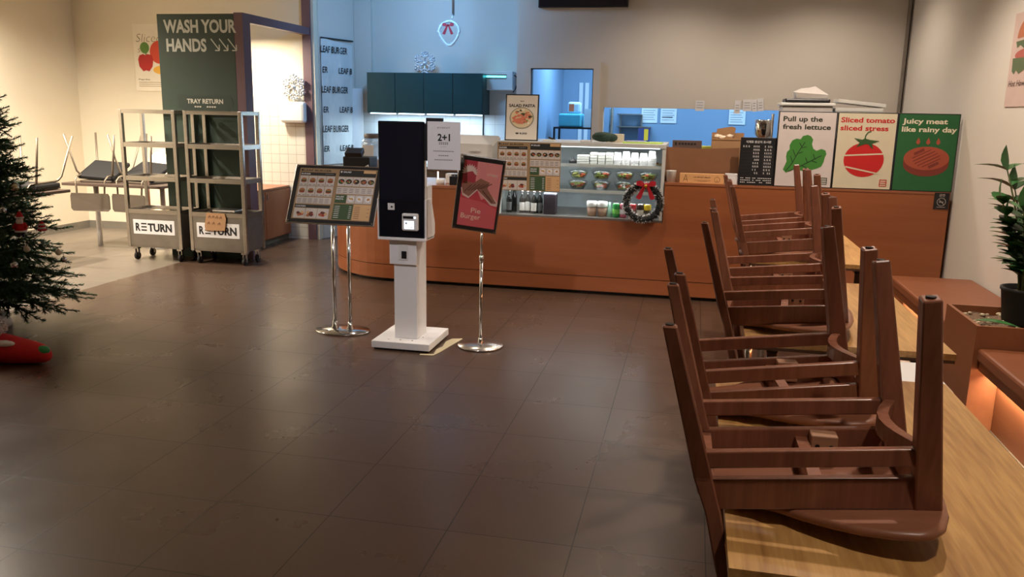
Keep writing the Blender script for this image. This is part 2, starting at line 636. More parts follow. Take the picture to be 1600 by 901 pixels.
for lo, hi in (((XL, YF, 0), (XL + .012, YB, .09)), ):
    b.b2(lo, hi)
struct(b, 'baseboard_left', M_BASE)
b = MB(); b.b2((XL + .012, YB - .012, 0), (-5.1, YB, .09)); struct(b, 'baseboard_back', M_BASE)
# door frame of the kitchen doorway
b = MB()
b.b2((-1.80, 8.87, 0), (-1.73, 8.9, 2.02)); b.b2((-1.068, 8.87, 0), (-.995, 8.9, 2.02)); b.b2((-1.73, 8.87, 1.952), (-1.068, 8.9, 2.02))
struct(b, 'door_1', M_WALL)
b = MB()
b.b2((-1.73, 8.9, 0), (-1.722, 8.98, 1.952)); b.b2((-1.078, 8.9, 0), (-1.068, 8.98, 1.952)); b.b2((-1.722, 8.9, 1.944), (-1.078, 8.98, 1.952))
struct(b, 'trim_3', M_DMETAL)
# steel corner strip
b = MB(); b.b2((1.905, 8.872, 0), (1.93, 8.9, CEIL)); b.b2((1.94, 8.86, 0), (1.95, 8.9, CEIL)); struct(b, 'trim_1', M_STEELD)
# hand washing booth: plum portal frame
b = MB()
b.b2((-4.34, 7.50, 0), (-4.25, 7.64, 2.37)); b.b2((-4.33, 7.64, 2.29), (-4.25, 8.93, 2.37)); b.b2((-4.34, 8.93, 0), (-4.24, 9.05, CEIL))
struct(b, 'door_2', M_PURPLE)


# ------------------------------------------------------------------ panels with print
def wash_panel():
    t = thing('hand_wash_panel', 'tall dark green panel lettered with a hand washing notice and arrows', 'panel', (-4.705, 7.5, 0))
    b = MB()
    b.b2((-.455, 0, 0), (.365, .12, 2.36), 0.004)
    b.mi = 1
    b.text('WASH YOUR', -.385, 2.19, .118, -.002, .80 * .965, bold=0.035)
    b.text('HANDS', -.365, 2.015, .118, -.002, .43, bold=0.035)
    for k in range(3):
        x = .115 + k * .09
        b.line([(x, 2.13), (x + .082, 2.03)], .011, -.002)
        b.line([(x + .04, 2.022), (x + .086, 2.022), (x + .086, 2.075)], .011, -.0022)
    b.build('panel_board', [M_DGREEN, M_GREYTXT], t)


wash_panel()


def food_poster(name, label, loc, rz, w_, h_, draw, mats, thick=.004):
    o = MB()
    o.b2((0, 0, 0), (w_, thick, h_))
    draw(o, w_, h_, -.0012)
    ob = o.build(name, mats)
    ob.location = loc
    ob.rotation_euler = (0, 0, rz)
    return tag(ob, label, 'poster')


def draw_paprika(b, w_, h_, y):
    b.mi = 1
    b.text('Sliced Pa', .04, h_ - .20, .10, y, .50, bold=-.02, shear=.2)
    b.text('sw', .05, h_ - .32, .08, y, .13, bold=-.02, shear=.2)
    b.mi = 2
    b.ell(.33, .44, .12, .13, y - .0003)
    b.mi = 3
    b.flat([(.05, .36), (.06, .28), (.11, .225), (.15, .235), (.19, .225), (.235, .28), (.25, .36), (.23, .41), (.17, .42), (.15, .405), (.12, .42), (.07, .405)], y - .0006)
    b.mi = 4
    b.ell(.145, .49, .06, .065, y - .0009)
    b.line([(.15, .41), (.17, .44)], .012, y - .0012)
    b.mi = 5
    b.ell(.36, .24, .12, .05, y - .0003)
    b.mi = 1
    b.text('Paprika', .04, .125, .016, y, .15, bold=.02)
    b.mi = 6
    for k in range(3):
        b.rect(.04, .095 - k * .022, .33, .103 - k * .022, y)


food_poster('wall_poster', 'beige poster of a red bell pepper on the left back wall', (-6.48, 8.944, 1.66), 0, .52, .755, draw_paprika,
            [colr('poster_beige', (230, 220, 200)), colr('poster_olive_ink', (110, 96, 56)), colr('poster_orange_red', (206, 70, 40)), colr('poster_red', (178, 34, 26)), colr('poster_green', (88, 128, 50)), colr('poster_yellow', (226, 172, 60)), colr('poster_pale_ink', (176, 160, 132))])


def draw_hawaii(b, w_, h_, y):
    b.mi = 1
    b.ell(.28, .42, .20, .13, y, a0=0, a1=PI, n=14)
    b.mi = 2
    b.flat([(.07, .40), (.10, .36), (.15, .375), (.22, .35), (.30, .37), (.38, .345), (.48, .37), (.5, .41)], y - .0003)
    b.mi = 3
    b.ell(.27, .315, .19, .035, y - .0005)
    b.mi = 2
    b.flat([(.05, .30), (.06, .22), (.10, .20), (.13, .225), (.18, .20), (.3, .23), (.45, .21), (.5, .29)], y - .0006)
    b.mi = 4
    b.text('Hot Hawaiian', .03, .125, .038, y, .40, bold=.01, shear=.2)


food_poster('wall_poster', 'pinkish burger poster on the right wall above the planter', (1.944, 6.075, 1.59), -PI / 2, .56, .575, draw_hawaii,
            [colr('poster_mauve', (204, 178, 166)), colr('poster_bun', (182, 112, 78)), colr('poster_leaf', (92, 106, 72)), colr('poster_patty', (176, 96, 84)), colr('poster_brown_ink', (96, 74, 66))])


# ------------------------------------------------------------------ wooden chairs, upside down on the tables
def pitched(x, z, a=0.109):
    return x * math.cos(a) - z * math.sin(a), z * math.cos(a) + x * math.sin(a)


CL, CWF, CWR, CRR, CRF, CHF, CHR, CSP = .387, .259, .273, .145, .028, .457, .427, .166


def chair_pt(front, side, z):
    if front:
        x, y = CL / 2 + CRF * (CHF - z), side * (CWF / 2 + CSP * (z - .1))
    else:
        x, y = -CL / 2 - CRR * (z - .08), side * (CWR / 2 + CSP * (z - .1))
    px, pz = pitched(x, z)
    return Vector((px, y, pz))


def bar(b, p0, p1, w0, d0, w1=None, d1=None, up=(0, 0, 1)):
    """square bar between two points: w across, d along 'up'"""
    w1 = w0 if w1 is None else w1
    d1 = d0 if d1 is None else d1
    p0, p1 = Vector(p0), Vector(p1)
    t = (p1 - p0).normalized()
    s = t.cross(Vector(up)).normalized()
    u = s.cross(t).normalized()
    A = [b.v(p0 + s * sx * w0 / 2 + u * sz * d0 / 2) for sx, sz in ((-1, -1), (1, -1), (1, 1), (-1, 1))]
    B = [b.v(p1 + s * sx * w1 / 2 + u * sz * d1 / 2) for sx, sz in ((-1, -1), (1, -1), (1, 1), (-1, 1))]
    fs = [b.face(list(reversed(A))), b.face(B)]
    for i in range(4):
        fs.append(b.face([A[i], A[(i + 1) % 4], B[(i + 1) % 4], B[i]]))
    es = list({e for f in fs if f for e in f.edges})
    r = bmesh.ops.bevel(b.bm, geom=es, offset=min(.004, w0 * .15, d0 * .15, w1 * .15, d1 * .15), segments=2, affect='EDGES', profile=.5)
    for f in r['faces']:
        f.material_index = b.mi


def make_wood_chair():
    t = thing('wooden_chair', 'x', 'chair', (0, 0, 0), group='walnut chairs upturned on the tables')
    # shield shaped seat in the plane of the frame, its front lifted a little off the table
    half = [(.252, 0), (.250, .07), (.238, .145), (.218, .198), (.195, .222), (.17, .229), (.13, .226), (.08, .212), (.03, .187), (-.02, .155), (-.06, .122), (-.10, .098), (-.16, .088), (-.20, .072), (-.212, .04)]
    out = half + [(-.215, 0)] + [(x, -y) for x, y in reversed(half[1:])]
    b = MB()
    layers = [(.955, .0245), (.99, .028), (1.0, .034), (.99, .040), (.95, .0435)]
    R = []
    for k, z in layers:
        ring = []
        for x, y in out:
            px, pz = pitched(x * k, z)
            ring.append(b.v((px, y * k, pz)))
        R.append(ring)
    for a, c in zip(R, R[1:]):
        b.bridge(a, c)
    b.face(list(reversed(R[0]))); b.face(R[-1])
    b.build('seat', M_SEAT, t)
    for s in (-1, 1):
        b = MB()
        p0, p1, p2 = chair_pt(1, s, .043), chair_pt(1, s, .15), chair_pt(1, s, CHF)
        bar(b, p0, p2, .036, .050, .031, .033, up=(1, 0, 0))
        o = b.build('leg', M_CHAIR, t)
        c = MB(); c.cyl(p2, p2 + Vector((0, 0, .0025)), .009, n=10); c.build('glide', M_DMETAL, o)
    for s in (-1, 1):
        b = MB()
        p2, p1 = chair_pt(0, s, CHR), chair_pt(0, s, .11)
        pm = Vector((-.186, s * (CWR / 2 + .004), .02))
        pk = Vector((-.184, s * (CWR / 2 + .008), -.045))
        pe = Vector((-.105, s * (CWR / 2 + .02), -.34))
        rings = []
        for p, wx, wy in ((p2, .026, .026), (p1, .036, .030), (pm, .030, .030), ((pm + pe) / 2, .027, .027), (pe, .024, .024)):
            rings.append([b.v(p + Vector((sx * wx / 2, sy * wy / 2, 0))) for sx, sy in ((-1, -1), (1, -1), (1, 1), (-1, 1))])
        for a, c in zip(rings, rings[1:]):
            for i in range(4):
                b.face([a[i], c[i], c[(i + 1) % 4], a[(i + 1) % 4]])
        b.face(rings[0]); b.face(list(reversed(rings[-1])))
        bmesh.ops.bevel(b.bm, geom=list(b.bm.edges), offset=.003, segments=1, affect='EDGES')
        o = b.build('back_post', M_CHAIR, t)
        c = MB(); c.cyl(p2, p2 + Vector((0, 0, .0025)), .008, n=10); c.build('glide', M_DMETAL, o)
    for s in (-1, 1):
        b = MB()
        A, Bp = chair_pt(0, s, .075), chair_pt(1, s, .075)
        bar(b, A, Bp, .020, .063)
        b.build('apron', M_CHAIR, t)
    for fr, dx in ((1, -.004), (0, .004)):
        A, Bp = chair_pt(fr, -1, .073), chair_pt(fr, 1, .073)
        b = MB()
        bar(b, A + Vector((dx, .012, 0)), Bp + Vector((dx, -.012, 0)), .020, .058)
        b.build('apron', M_CHAIR, t)
    for s in (-1, 1):
        b = MB()
        A, Bp = chair_pt(0, s, .150), chair_pt(1, s, .150)
        bar(b, A, Bp, .020, .034)
        b.build('stretcher', M_CHAIR, t)
    # curved cross stretcher between the front legs
    b = MB()
    A, Bp = chair_pt(1, -1, .150), chair_pt(1, 1, .150)
    pts = []
    for i in range(9):
        f = i / 8
        p = A.lerp(Bp, f)
        p.x -= .045 * math.sin(PI * f)
        pts.append(p)
    rings = []
    for p in pts:
        rings.append([b.v(p + Vector((sx * .011, 0, sz * .017))) for sx, sz in ((-1, -1), (1, -1), (1, 1), (-1, 1))])
    for a, c in zip(rings, rings[1:]):
        for i in range(4):
            b.face([a[i], a[(i + 1) % 4], c[(i + 1) % 4], c[i]])
    b.build('cross_stretcher', M_CHAIR, t)
    # brace under the seat with its raw wood block
    b = MB()
    b.box((.005, 0, .068), (.026, .25, .045))
    o = b.build('seat_brace', M_CHAIR, t)
    c = MB(); c.box((.047, .10, .082), (.055, .04, .055), bev=.003); c.mi = 1
    for dx in (-.014, .014):
        c.cyl((.047 + dx, .0795, .086), (.047 + dx, .0785, .086), .005, n=8)
    c.build('corner_block', [M_BLOCK, M_BLACK], o)
    for z in (-.30, -.20):
        b = MB()
        pts = [(-.186 - (z - .02) * .225 - .006 * math.sin(PI * i / 8), -.148 + .296 * i / 8, z) for i in range(9)]
        rings = [[b.v(Vector(p) + Vector((sx * .008, 0, sz * .026))) for sx, sz in ((-1, -1), (1, -1), (1, 1), (-1, 1))] for p in pts]
        for a, c in zip(rings, rings[1:]):
            for i in range(4):
                b.face([a[i], a[(i + 1) % 4], c[(i + 1) % 4], c[i]])
        b.face(list(reversed(rings[0]))); b.face(rings[-1])
        b.build('back_rail', M_CHAIR, t)
    return t


TZ = .73
wc = make_wood_chair()
spots = [(.263, 1.686, .012, 'nearest walnut chair upturned on the near table, at the front edge'),
         (.252, 2.227, .103, 'walnut chair upturned on the near table, right behind the nearest chair'),
         (.361, 3.183, -.112, 'upturned walnut chair on the nearer half of the middle table'),
         (.382, 3.705, -.013, 'upturned walnut chair on the farther half of the middle table'),
         (.503, 4.882, .003, 'upturned walnut chair on the nearer half of the table by the counter'),
         (.501, 5.385, .031, 'farthest upturned walnut chair, in front of the lettuce board')]
for i, (x, y, r, lb) in enumerate(spots):
    if i == 0:
        wc.location = (x, y, TZ); wc.rotation_euler = (0, 0, r); wc['label'] = lb
    else:
        dup(wc, lb, (x, y, TZ), r)


def wood_table(x0, x1, y0, y1, label):
    t = thing('dining_table', label, 'table', ((x0 + x1) / 2, (y0 + y1) / 2, 0), group='oak topped dining tables in a row')
    w_, l_ = (x1 - x0) / 2, (y1 - y0) / 2
    b = MB(); b.b2((-w_, -l_, TZ - .022), (w_, l_, TZ)); b.mi = 1; b.b2((-w_ + .002, -l_ + .002, TZ - .034), (w_ - .002, l_ - .002, TZ - .022)); b.build('table_top', [M_TABLE, M_TEDGE], t)
    b = MB()
    for sx in (-1, 1):
        b.b2((sx * (w_ - .10) - .02, -l_ + .08, TZ - .06), (sx * (w_ - .10) + .02, l_ - .08, TZ - .034))
    b.build('under_frame', M_DMETAL, t)
    for sx in (-1, 1):
        for sy in (-1, 1):
            b = MB(); b.cyl((sx * (w_ - .10), sy * (l_ - .08), .012), (sx * (w_ - .10), sy * (l_ - .08), TZ - .06), .019, n=14)
            o = b.build('leg', M_CHROME, t)
            c = MB(); c.cyl((sx * (w_ - .10), sy * (l_ - .08), 0), (sx * (w_ - .10), sy * (l_ - .08), .012), .022, n=14); c.build('foot', M_RUBBER, o)
    return t


wood_table(.104, .775, 1.372, 2.592, 'nearest oak topped dining table, two upturned chairs on it')
wood_table(.22, .905, 2.95, 4.15, 'middle oak topped dining table with a gap before and behind it')
wood_table(.343, 1.02, 4.70, 5.90, 'farthest oak topped dining table, next to the service counter')
# white storage box and steel bin in the gap between the first two tables
t = thing('storage_box', 'white box seen in the gap between the near and middle tables', 'box', (.655, 2.77, 0))
b = MB(); b.b2((-.15, -.15, 0), (.15, .15, .67), .008); b.build('body', M_WHITE, t)
b = MB(); b.b2((-.155, -.155, .67), (.155, .155, .70), .006); b.build('lid', M_WHITE, t)
t = thing('steel_bin', 'shiny steel bin standing under the middle table front edge', 'bin', (.385, 2.77, 0))
b = MB(); b.lathe([(0, 0), (.095, 0), (.10, .01), (.10, .66), (.104, .67), (.104, .68), (.094, .68), (.094, .03), (0, .03)], n=28); b.build('body', M_CHROME, t)
b = MB(); b.lathe([(.1005, .30), (.103, .305), (.103, .32), (.1005, .325)], n=28); b.build('rib', M_CHROME, t)


# ------------------------------------------------------------------ bench and planter on the right
def bench(name, y0, y1, label):
    t = thing(name, label, 'bench', (1.65, (y0 + y1) / 2, 0))
    l_ = (y1 - y0) / 2
    b = MB(); b.b2((-.25, -l_ + .004, .36), (.285, l_ - .004, .425), .014); b.build('seat_pad', M_BENCH, t)
    b = MB(); b.b2((-.235, -l_ + .004, .315), (.285, l_ - .004, .36)); b.build('seat_board', M_BENCHW, t)
    b = MB(); b.b2((-.14, -l_ + .004, .0), (.285, l_ - .004, .315)); b.build('base', M_BENCHW, t)
    b = MB(); b.b2((-.152, -l_ + .01, .300), (-.141, l_ - .01, .314)); b.build('light_strip', M_LED, t)
    b = MB(); b.b2((-.150, -l_ + .004, 0), (-.141, l_ - .004, .012)); b.build('floor_trim', M_TUBE, t)
    area('bench_strip_lamp', (1.48, (y0 + y1) / 2, .305), 9.0 * (y1 - y0), y1 - y0 - .05, (1.0, .80, .58), (math.radians(-22), 0, PI / 2), .02)
    return t


bench('bench', 1.2, 4.28, 'near brown upholstered bench with light strip, in front of the planter')
bench('bench', 4.79, 6.2, 'far brown upholstered bench between planter and service counter')
t = thing('planter_box', 'brown wooden planter box between the two benches', 'planter', (1.664, 4.535, 0))
b = MB()
for lo, hi in (((-.278, -.252, 0), (.278, -.234, .532)), ((-.278, .234, 0), (.278, .252, .532)), ((-.278, -.234, 0), (-.260, .234, .532)), ((.260, -.234, 0), (.278, .234, .532))):
    b.b2(lo, hi)
b.build('box_sides', M_BENCHW, t)
b = MB()
N = 14
P = [[b.v((-.26 + .52 * i / N, -.234 + .468 * j / N, .490 + random.uniform(-.008, .012))) for i in range(N + 1)] for j in range(N + 1)]
for j in range(N):
    for i in range(N):
        b.face([P[j][i], P[j][i + 1], P[j + 1][i + 1], P[j + 1][i]], True)
b.build('soil', M_SOIL, t, 'stuff')
b = MB()
for k in range(70):
    r = random.uniform(.006, .016)
    b.sphere((random.uniform(-.24, .02), random.uniform(-.21, .21), .497 + r * .3), r, 8, (1, .8, .6))
b.build('pebbles', M_PEBBLE, t, 'stuff')


def leaf(b, base, d, up, L, W, curl=.25):
    d = Vector(d).normalized()
    up = Vector(up)
    s = d.cross(up)
    s = s.normalized() if s.length > 1e-4 else Vector((1, 0, 0))
    n = s.cross(d)
    st = [(0, .12), (.2, .75), (.42, 1.0), (.65, .82), (.85, .42), (1.0, .0)]
    prev = None
    for f, wd in st:
        c = Vector(base) + d * L * f - n * L * curl * f * f
        m = b.v(c)
        if wd > 0:
            l_ = b.v(c + s * W * wd / 2 + n * W * .14 * wd)
            r_ = b.v(c - s * W * wd / 2 + n * W * .14 * wd)
            cur = (l_, m, r_)
        else:
            cur = (m,)
        if prev:
            if len(cur) == 3:
                b.face([prev[0], prev[1], cur[1], cur[0]], True)
                b.face([prev[1], prev[2], cur[2], cur[1]], True)
            else:
                b.face([prev[0], prev[1], cur[0]], True)
                b.face([prev[1], prev[2], cur[0]], True)
        prev = cur


def plant():
    t = thing('potted_plant', 'glossy green leafy plant in a black pot standing in the planter', 'plant', (1.68, 4.56, .497))
    b = MB()
    b.lathe([(0, 0), (.085, 0), (.092, .01), (.112, .165), (.118, .17), (.118, .185), (.106, .185), (.10, .16), (0, .155)], n=22)
    o = b.build('pot', M_RUBBER, t)
    b = MB(); b.lathe([(0, .157), (.05, .162), (.10, .158)], n=16); b.build('potting_soil', M_SOIL, o)
    rnd = random.Random(5)
    sb, lb = MB(), MB()
    for k in range(12):
        a = 2 * PI * k / 12 + rnd.uniform(-.2, .2)
        lean = rnd.uniform(.10, .40)
        H = rnd.uniform(.30, .62)
        pts = [Vector((.03 * math.cos(a), .03 * math.sin(a), .155))]
        for i in range(1, 9):
            f = i / 8
            pts.append(Vector((math.cos(a) * (.03 + lean * H * f ** 1.5), math.sin(a) * (.03 + lean * H * f ** 1.5), .155 + H * f)))
        for p in pts:
            p.x = min(p.x, .16)
        sb.tube(pts, [.009 * (1 - .08 * i) for i in range(9)], 6)
        for i in range(2, 9):
            tdir = (pts[i] - pts[i - 1]).normalized()
            for s in (-1, 1):
                side = tdir.cross(Vector((math.cos(a), math.sin(a), .2))).normalized() * s
                d = side * .9 + tdir * .55 + Vector((0, 0, rnd.uniform(-.15, .2)))
                Lf = rnd.uniform(.12, .18)
                if pts[i].x + d.normalized().x * Lf > .19:
                    d.x = -abs(d.x) * .3
                    if pts[i].x + d.normalized().x * Lf > .19:
                        continue
                leaf(lb, pts[i], d, Vector((0, 0, 1)) + tdir * .2, Lf, rnd.uniform(.058, .078))
        if pts[-1].x < .17:
            leaf(lb, pts[-1], (pts[-1] - pts[-2]), Vector((math.cos(a), math.sin(a), 1)), .13, .05)
    sb.build('stems', colr('plant_stem', (86, 98, 52)), t)
    lb.build('leaves', M_LEAF, t)


plant()
b = MB(); leaf(b, (0, 0, 0), (1, -.35, .03), (0, 0, 1), .20, .075, .08); o = b.build('fallen_leaf', M_LEAF); o.location = (1.43, 4.46, .522)
tag(o, 'single fallen green leaf lying on the planter pebbles', 'leaf')

# ------------------------------------------------------------------ service counter
CY = 6.89


def counter():
    t = thing('service_counter', 'long orange brown wooden service counter with rounded left end', 'counter', (0, 0, 0))
    arc = [(-2.55 - .8 * math.sin(PI / 2 * i / 14), 7.69 - .8 * math.cos(PI / 2 * i / 14)) for i in range(15)]

    def outline(off, xa, xb):
        a = [(-2.55 - (.8 - off) * math.sin(PI / 2 * i / 14), 7.69 - (.8 - off) * math.cos(PI / 2 * i / 14)) for i in range(15)]
        return list(reversed(a)) + [(xb, CY + off), (xb, 7.69)]
    b = MB(); b.prism(outline(.05, 0, -1.62), 0, .03); b.b2((-1.62, CY + .05, 0), (1.90, 7.69, .03)); b.build('toe_kick', M_BLACK, t)
    b = MB(); b.prism(outline(0, 0, -1.62), .03, .15); b.b2((-1.62, CY, .03), (1.92, 7.69, .15)); b.build('plinth', M_COUNTER, t)
    b = MB(); b.prism(outline(.008, 0, -1.62), .15, .156); b.b2((-1.62, CY + .008, .15), (1.91, 7.69, .156)); b.build('seam', M_BLACK, t)
    b = MB(); b.prism(outline(0, 0, -1.62), .156, .848); b.b2((-1.62, CY, .156), (-.215, 7.69, .632)); b.b2((-.215, CY, .156), (1.92, 7.42, .945)); b.build('front_panel', M_COUNTER, t)
    b = MB(); b.prism(outline(-.004, 0, -1.62), .848, .870); b.build('counter_top', M_CTOP, t)
    b = MB(); b.b2((-.215, CY - .004, .945), (1.922, 7.42, .963)); b.build('counter_top', M_CTOP, t)
    return t


counter()


# display case
def display_case():
    t = thing('display_case', 'glass fronted refrigerated display case set into the counter', 'display case', (0, 0, 0))
    x0, x1, yf, yb, z0, z1 = -1.61, -.222, 6.90, 7.66, .634, 1.262
    white = mat('case_enamel', (206, 208, 204), .4, var=.02)
    b = MB(); b.b2((x0, yf, z0), (x1, yb, z0 + .016)); b.build('case_floor', M_STEELD, t)
    b = MB(); b.b2((x0, yf - .004, z1 - .03), (x1, yb, z1)); b.build('case_top', white, t)
    for xa in (x0, x1 - .026):
        b = MB(); b.b2((xa, yf, z0 + .016), (xa + .026, yf + .03, z1 - .03)); b.build('corner_post', white, t)
    for xa in (x0, x1 - .008):
        b = MB(); b.b2((xa, yf + .03, z0 + .016), (xa + .008, yb, z1 - .03)); b.build('side_panel', white, t)
    b = MB(); b.b2((x0 + .026, yf + .004, z0 + .016), (x1 - .026, yf + .009, z1 - .03)); b.build('front_glass', M_GLASS, t)
    b = MB()
    b.b2((x0, yb - .012, z0 + .016), (x1, yb, z1 - .03))
    b.mi = 1
    for k in range(9):
        z = .70 + k * .016
        b.b2((-.98, yb - .02, z), (-.62, yb - .012, z + .006))
    b.build('back_panel', [mat('case_back_panel', (196, 206, 212), .35, var=.05), white], t)  # grey-blue panel tone stands in for bluish reflections inside the case
    for z in (1.075, .862):
        b = MB(); b.b2((x0 + .01, yf + .03, z), (x1 - .01, yb - .06, z + .008)); b.mi = 1; b.b2((x0 + .01, yf + .022, z - .010), (x1 - .01, yf + .03, z + .014)); b.build('shelf', [M_GLASS, white], t)
    b = MB(); b.b2((x0 + .05, yf + .04, z1 - .038), (x1 - .05, yf + .06, z1 - .03)); b.build('light_tube', glow('case_light_tube', (.85, .95, 1.0), 3.0), t)


display_case()
area('display_case_lamp', (-.9, 7.0, 1.215), 3.4, 1.2, (.95, .95, .92), size_y=.05)
area('display_case_lamp', (-.9, 7.0, .855), 4.0, 1.2, (.92, .95, 1.0), size_y=.05)


def xc(u, y=7.05):
    return (-1.611 + (u - 778) * .00535) * y / 6.9


SH1, SH2, SH0 = 1.0835, .8705, .6505


def single(mb, name, mats, loc, label, cat, group=None, rz=0):
    o = mb.build(name, mats)
    o.location = loc
    o.rotation_euler = (0, 0, rz)
    return tag(o, label, cat, group)


# paper cups, nested upside down in five stacks; sandwich boxes in four stacks
def paper_cup():
    b = MB()
    b.lathe([(.0365, 0), (.0375, .003), (.0365, .006), (.0345, .006), (.027, .062), (.0255, .064), (0, .063)], n=20)
    return b.build('paper_cup', M_PAPER)


CUPG = 'paper cups stacked on the upper case shelf'
first_cup = None
for u, n, lb in ((966, 5, 'white paper cup in the leftmost of five cup stacks in the case'), (979, 6, 'white paper cup in the second cup stack from the left'), (992, 5, 'white paper cup in the middle one of the five cup stacks'), (1005, 5, 'white paper cup in the second cup stack from the right'), (1018, 7, 'white paper cup in the tallest cup stack, at the right end')):
    for k in range(n):
        if first_cup is None:
            first_cup = paper_cup()
            o = first_cup
        else:
            o = first_cup.copy()
            COL.objects.link(o)
        o.location = (xc(u), 7.05, SH1 + k * .0095)
        tag(o, lb, 'cup', CUPG)
LEVEL = ('lowest', 'second lowest', 'second highest', 'topmost')
for u, h, lb in ((914, .075, 'in the leftmost, lowest stack of boxes'), (930, .098, 'in the second stack from the left'), (942, .095, 'in the third stack from the left'), (954, .10, 'in the stack next to the paper cups')):
    for k in range(4):
        b = MB()
        wd = .10 if u == 914 else .058
        b.box((0, 0, h / 8), (wd, .10, h / 4 - .002), bev=.003)
        single(b, 'sandwich_box', M_PLAST, (xc(u), 7.06, SH1 + k * h / 4), '%s white sandwich box %s' % (LEVEL[k], lb), 'box', 'white food boxes on the upper case shelf')
b = MB(); b.lathe([(0, 0), (.032, 0), (.035, .02), (.03, .03), (.012, .036), (.010, .06), (0, .062)], n=16)
single(b, 'small_scale', M_BLACK, (xc(897), 7.06, SH1), 'small black gadget at the left of the upper case shelf', 'gadget')
b = MB(); b.box((0, 0, .004), (.46, .10, .008)); b.mi = 1; b.box((.0, 0, .012), (.40, .09, .008))
single(b, 'folded_napkins', [colr('napkin_yellow', (214, 196, 120)), colr('napkin_red', (170, 84, 60))], (xc(990), 7.22, SH1 + .10), 'flat red and yellow packs lying behind the paper cups', 'packs')
bpy.data.objects['folded_napkins'].location.z = SH1

SALG = [M_CLEARP, colr('lettuce_green', (176, 196, 96)), colr('tomato_red', (236, 110, 76)), colr('dark_salad', (96, 92, 66)), colr('corn_yellow', (222, 200, 110))]


def salad(seed, loc, label):
    rnd = random.Random(seed)
    t = thing('salad_box', label, 'salad', loc, group='salad boxes on the middle case shelf')
    b = MB(); b.lathe([(0, .002), (.045, .002), (.072, .058), (.078, .060), (.074, .062), (.048, .006), (0, .006)], n=16, sx=1.12, sy=.9); b.build('bowl', M_CLEARP, t)
    b = MB(); b.lathe([(.078, .0625), (.070, .076), (.05, .080), (0, .081)], n=16, sx=1.12, sy=.9); b.build('lid', M_CLEARP, t)
    b = MB()
    for k in range(44):
        a, r = rnd.uniform(0, 2 * PI), .064 * math.sqrt(rnd.random())
        b.mi = rnd.choice((0, 0, 1, 2, 3, 0))
        if math.cos(a) * r > .015:
            b.mi = rnd.choice((1, 1, 0))
        zz = rnd.uniform(.022, .056)
        k2 = .35 + .6 * zz / .056
        b.sphere((r * math.cos(a) * k2, r * math.sin(a) * .9 * k2, zz), rnd.uniform(.012, .018), 8, (1.2, 1, .6))
    b.build('salad_filling', SALG[1:], t)


for i, (u, w1, w2) in enumerate(((906, 'leftmost', 'leftmost'), (942, 'second from left', 'second from left'), (977, 'third from left', 'third from left'), (1013, 'rightmost', 'rightmost'))):
    salad(20 + i, (xc(u, 7.03), 7.03, SH2), 'clear salad box, %s in the lower layer of the case shelf' % w2)
    salad(40 + i, (xc(u, 7.03) + .004, 7.03, SH2 + .083), 'clear salad box, %s in the upper layer of the case shelf' % w1)


def bottle(loc, label, h=.195, r=.026, lab=True, half=False):
    t = thing('dark_bottle', label, 'bottle', loc, group='dark bottles at the bottom of the case')
    b = MB(); b.lathe([(0, 0), (r * .95, 0), (r, .006), (r, h * .55), (r * .9, h * .63), (r * .42, h * .78), (r * .40, h * .95), (0, h * .95)], n=18); b.build('body', M_BOTTLE, t)
    b = MB(); b.lathe([(r * .46, h * .90), (r * .48, h * .905), (r * .48, h), (0, h)], n=14); b.build('cap', M_STEELD, t)
    if lab:
        b = MB()
        n = 10
        A = [b.v((math.cos(-PI / 2 + (i / n - .5) * 2.2) * (r + .0006), math.sin(-PI / 2 + (i / n - .5) * 2.2) * (r + .0006), h * .10)) for i in range(n + 1)]
        B = [b.v((math.cos(-PI / 2 + (i / n - .5) * 2.2) * (r + .0006), math.sin(-PI / 2 + (i / n - .5) * 2.2) * (r + .0006), h * (.46 + (.05 if half else 0) * math.sin(PI * i / n)))) for i in range(n + 1)]
        for i in range(n):
            b.face([A[i], A[i + 1], B[i + 1], B[i]], True)
        b.build('label', M_LABEL if lab == 1 else colr('dark_label', (90, 90, 88)), t)


for u, y, lab, half, lb in ((798, 7.04, 2, False, 'leftmost dark bottle, dark label, at the case bottom'), (806, 7.12, 0, False, 'unlabelled dark bottle behind the leftmost ones in the case'), (819, 7.05, 1, False, 'dark bottle with a square white label in the case'),
                            (828, 7.05, 1, True, 'dark bottle with a rounded white label in the case'), (838, 7.03, 1, False, 'dark bottle with white label, second from right of the bottles'), (847, 7.06, 2, False, 'rightmost dark bottle, beside the black box in the case')):
    bottle((xc(u, y), y, SH0), lb, .195 if y < 7.1 else .20, .026, lab, half)
b = MB(); b.b2((-.052, -.05, 0), (.052, .05, .165), .003); b.mi = 1; b.b2((-.053, -.051, .165), (.053, .051, .18), .002)
single(b, 'black_carton', [colr('aubergine_carton', (40, 28, 36)), colr('pale_lid', (150, 150, 160))], (xc(864), 7.05, SH0), 'tall black carton beside the bottles in the case', 'carton')
for u, lb in ((930, 'left lidded cup stack at the bottom of the display case'), (946, 'right lidded cup stack at the bottom of the display case')):
    t = thing('lidded_cup', lb, 'cup', (xc(u), 7.03, SH0), group='lidded sauce cups at the case bottom')
    b = MB(); b.lathe([(0, 0), (.036, 0), (.042, .075), (0, .075)], n=18); b.build('cup', colr('kraft_cup', (150, 118, 96)), t)
    b = MB(); b.lathe([(.042, .078), (.046, .082), (.046, .115), (.04, .125), (0, .126)], n=18); b.build('lid', M_PLAST, t)


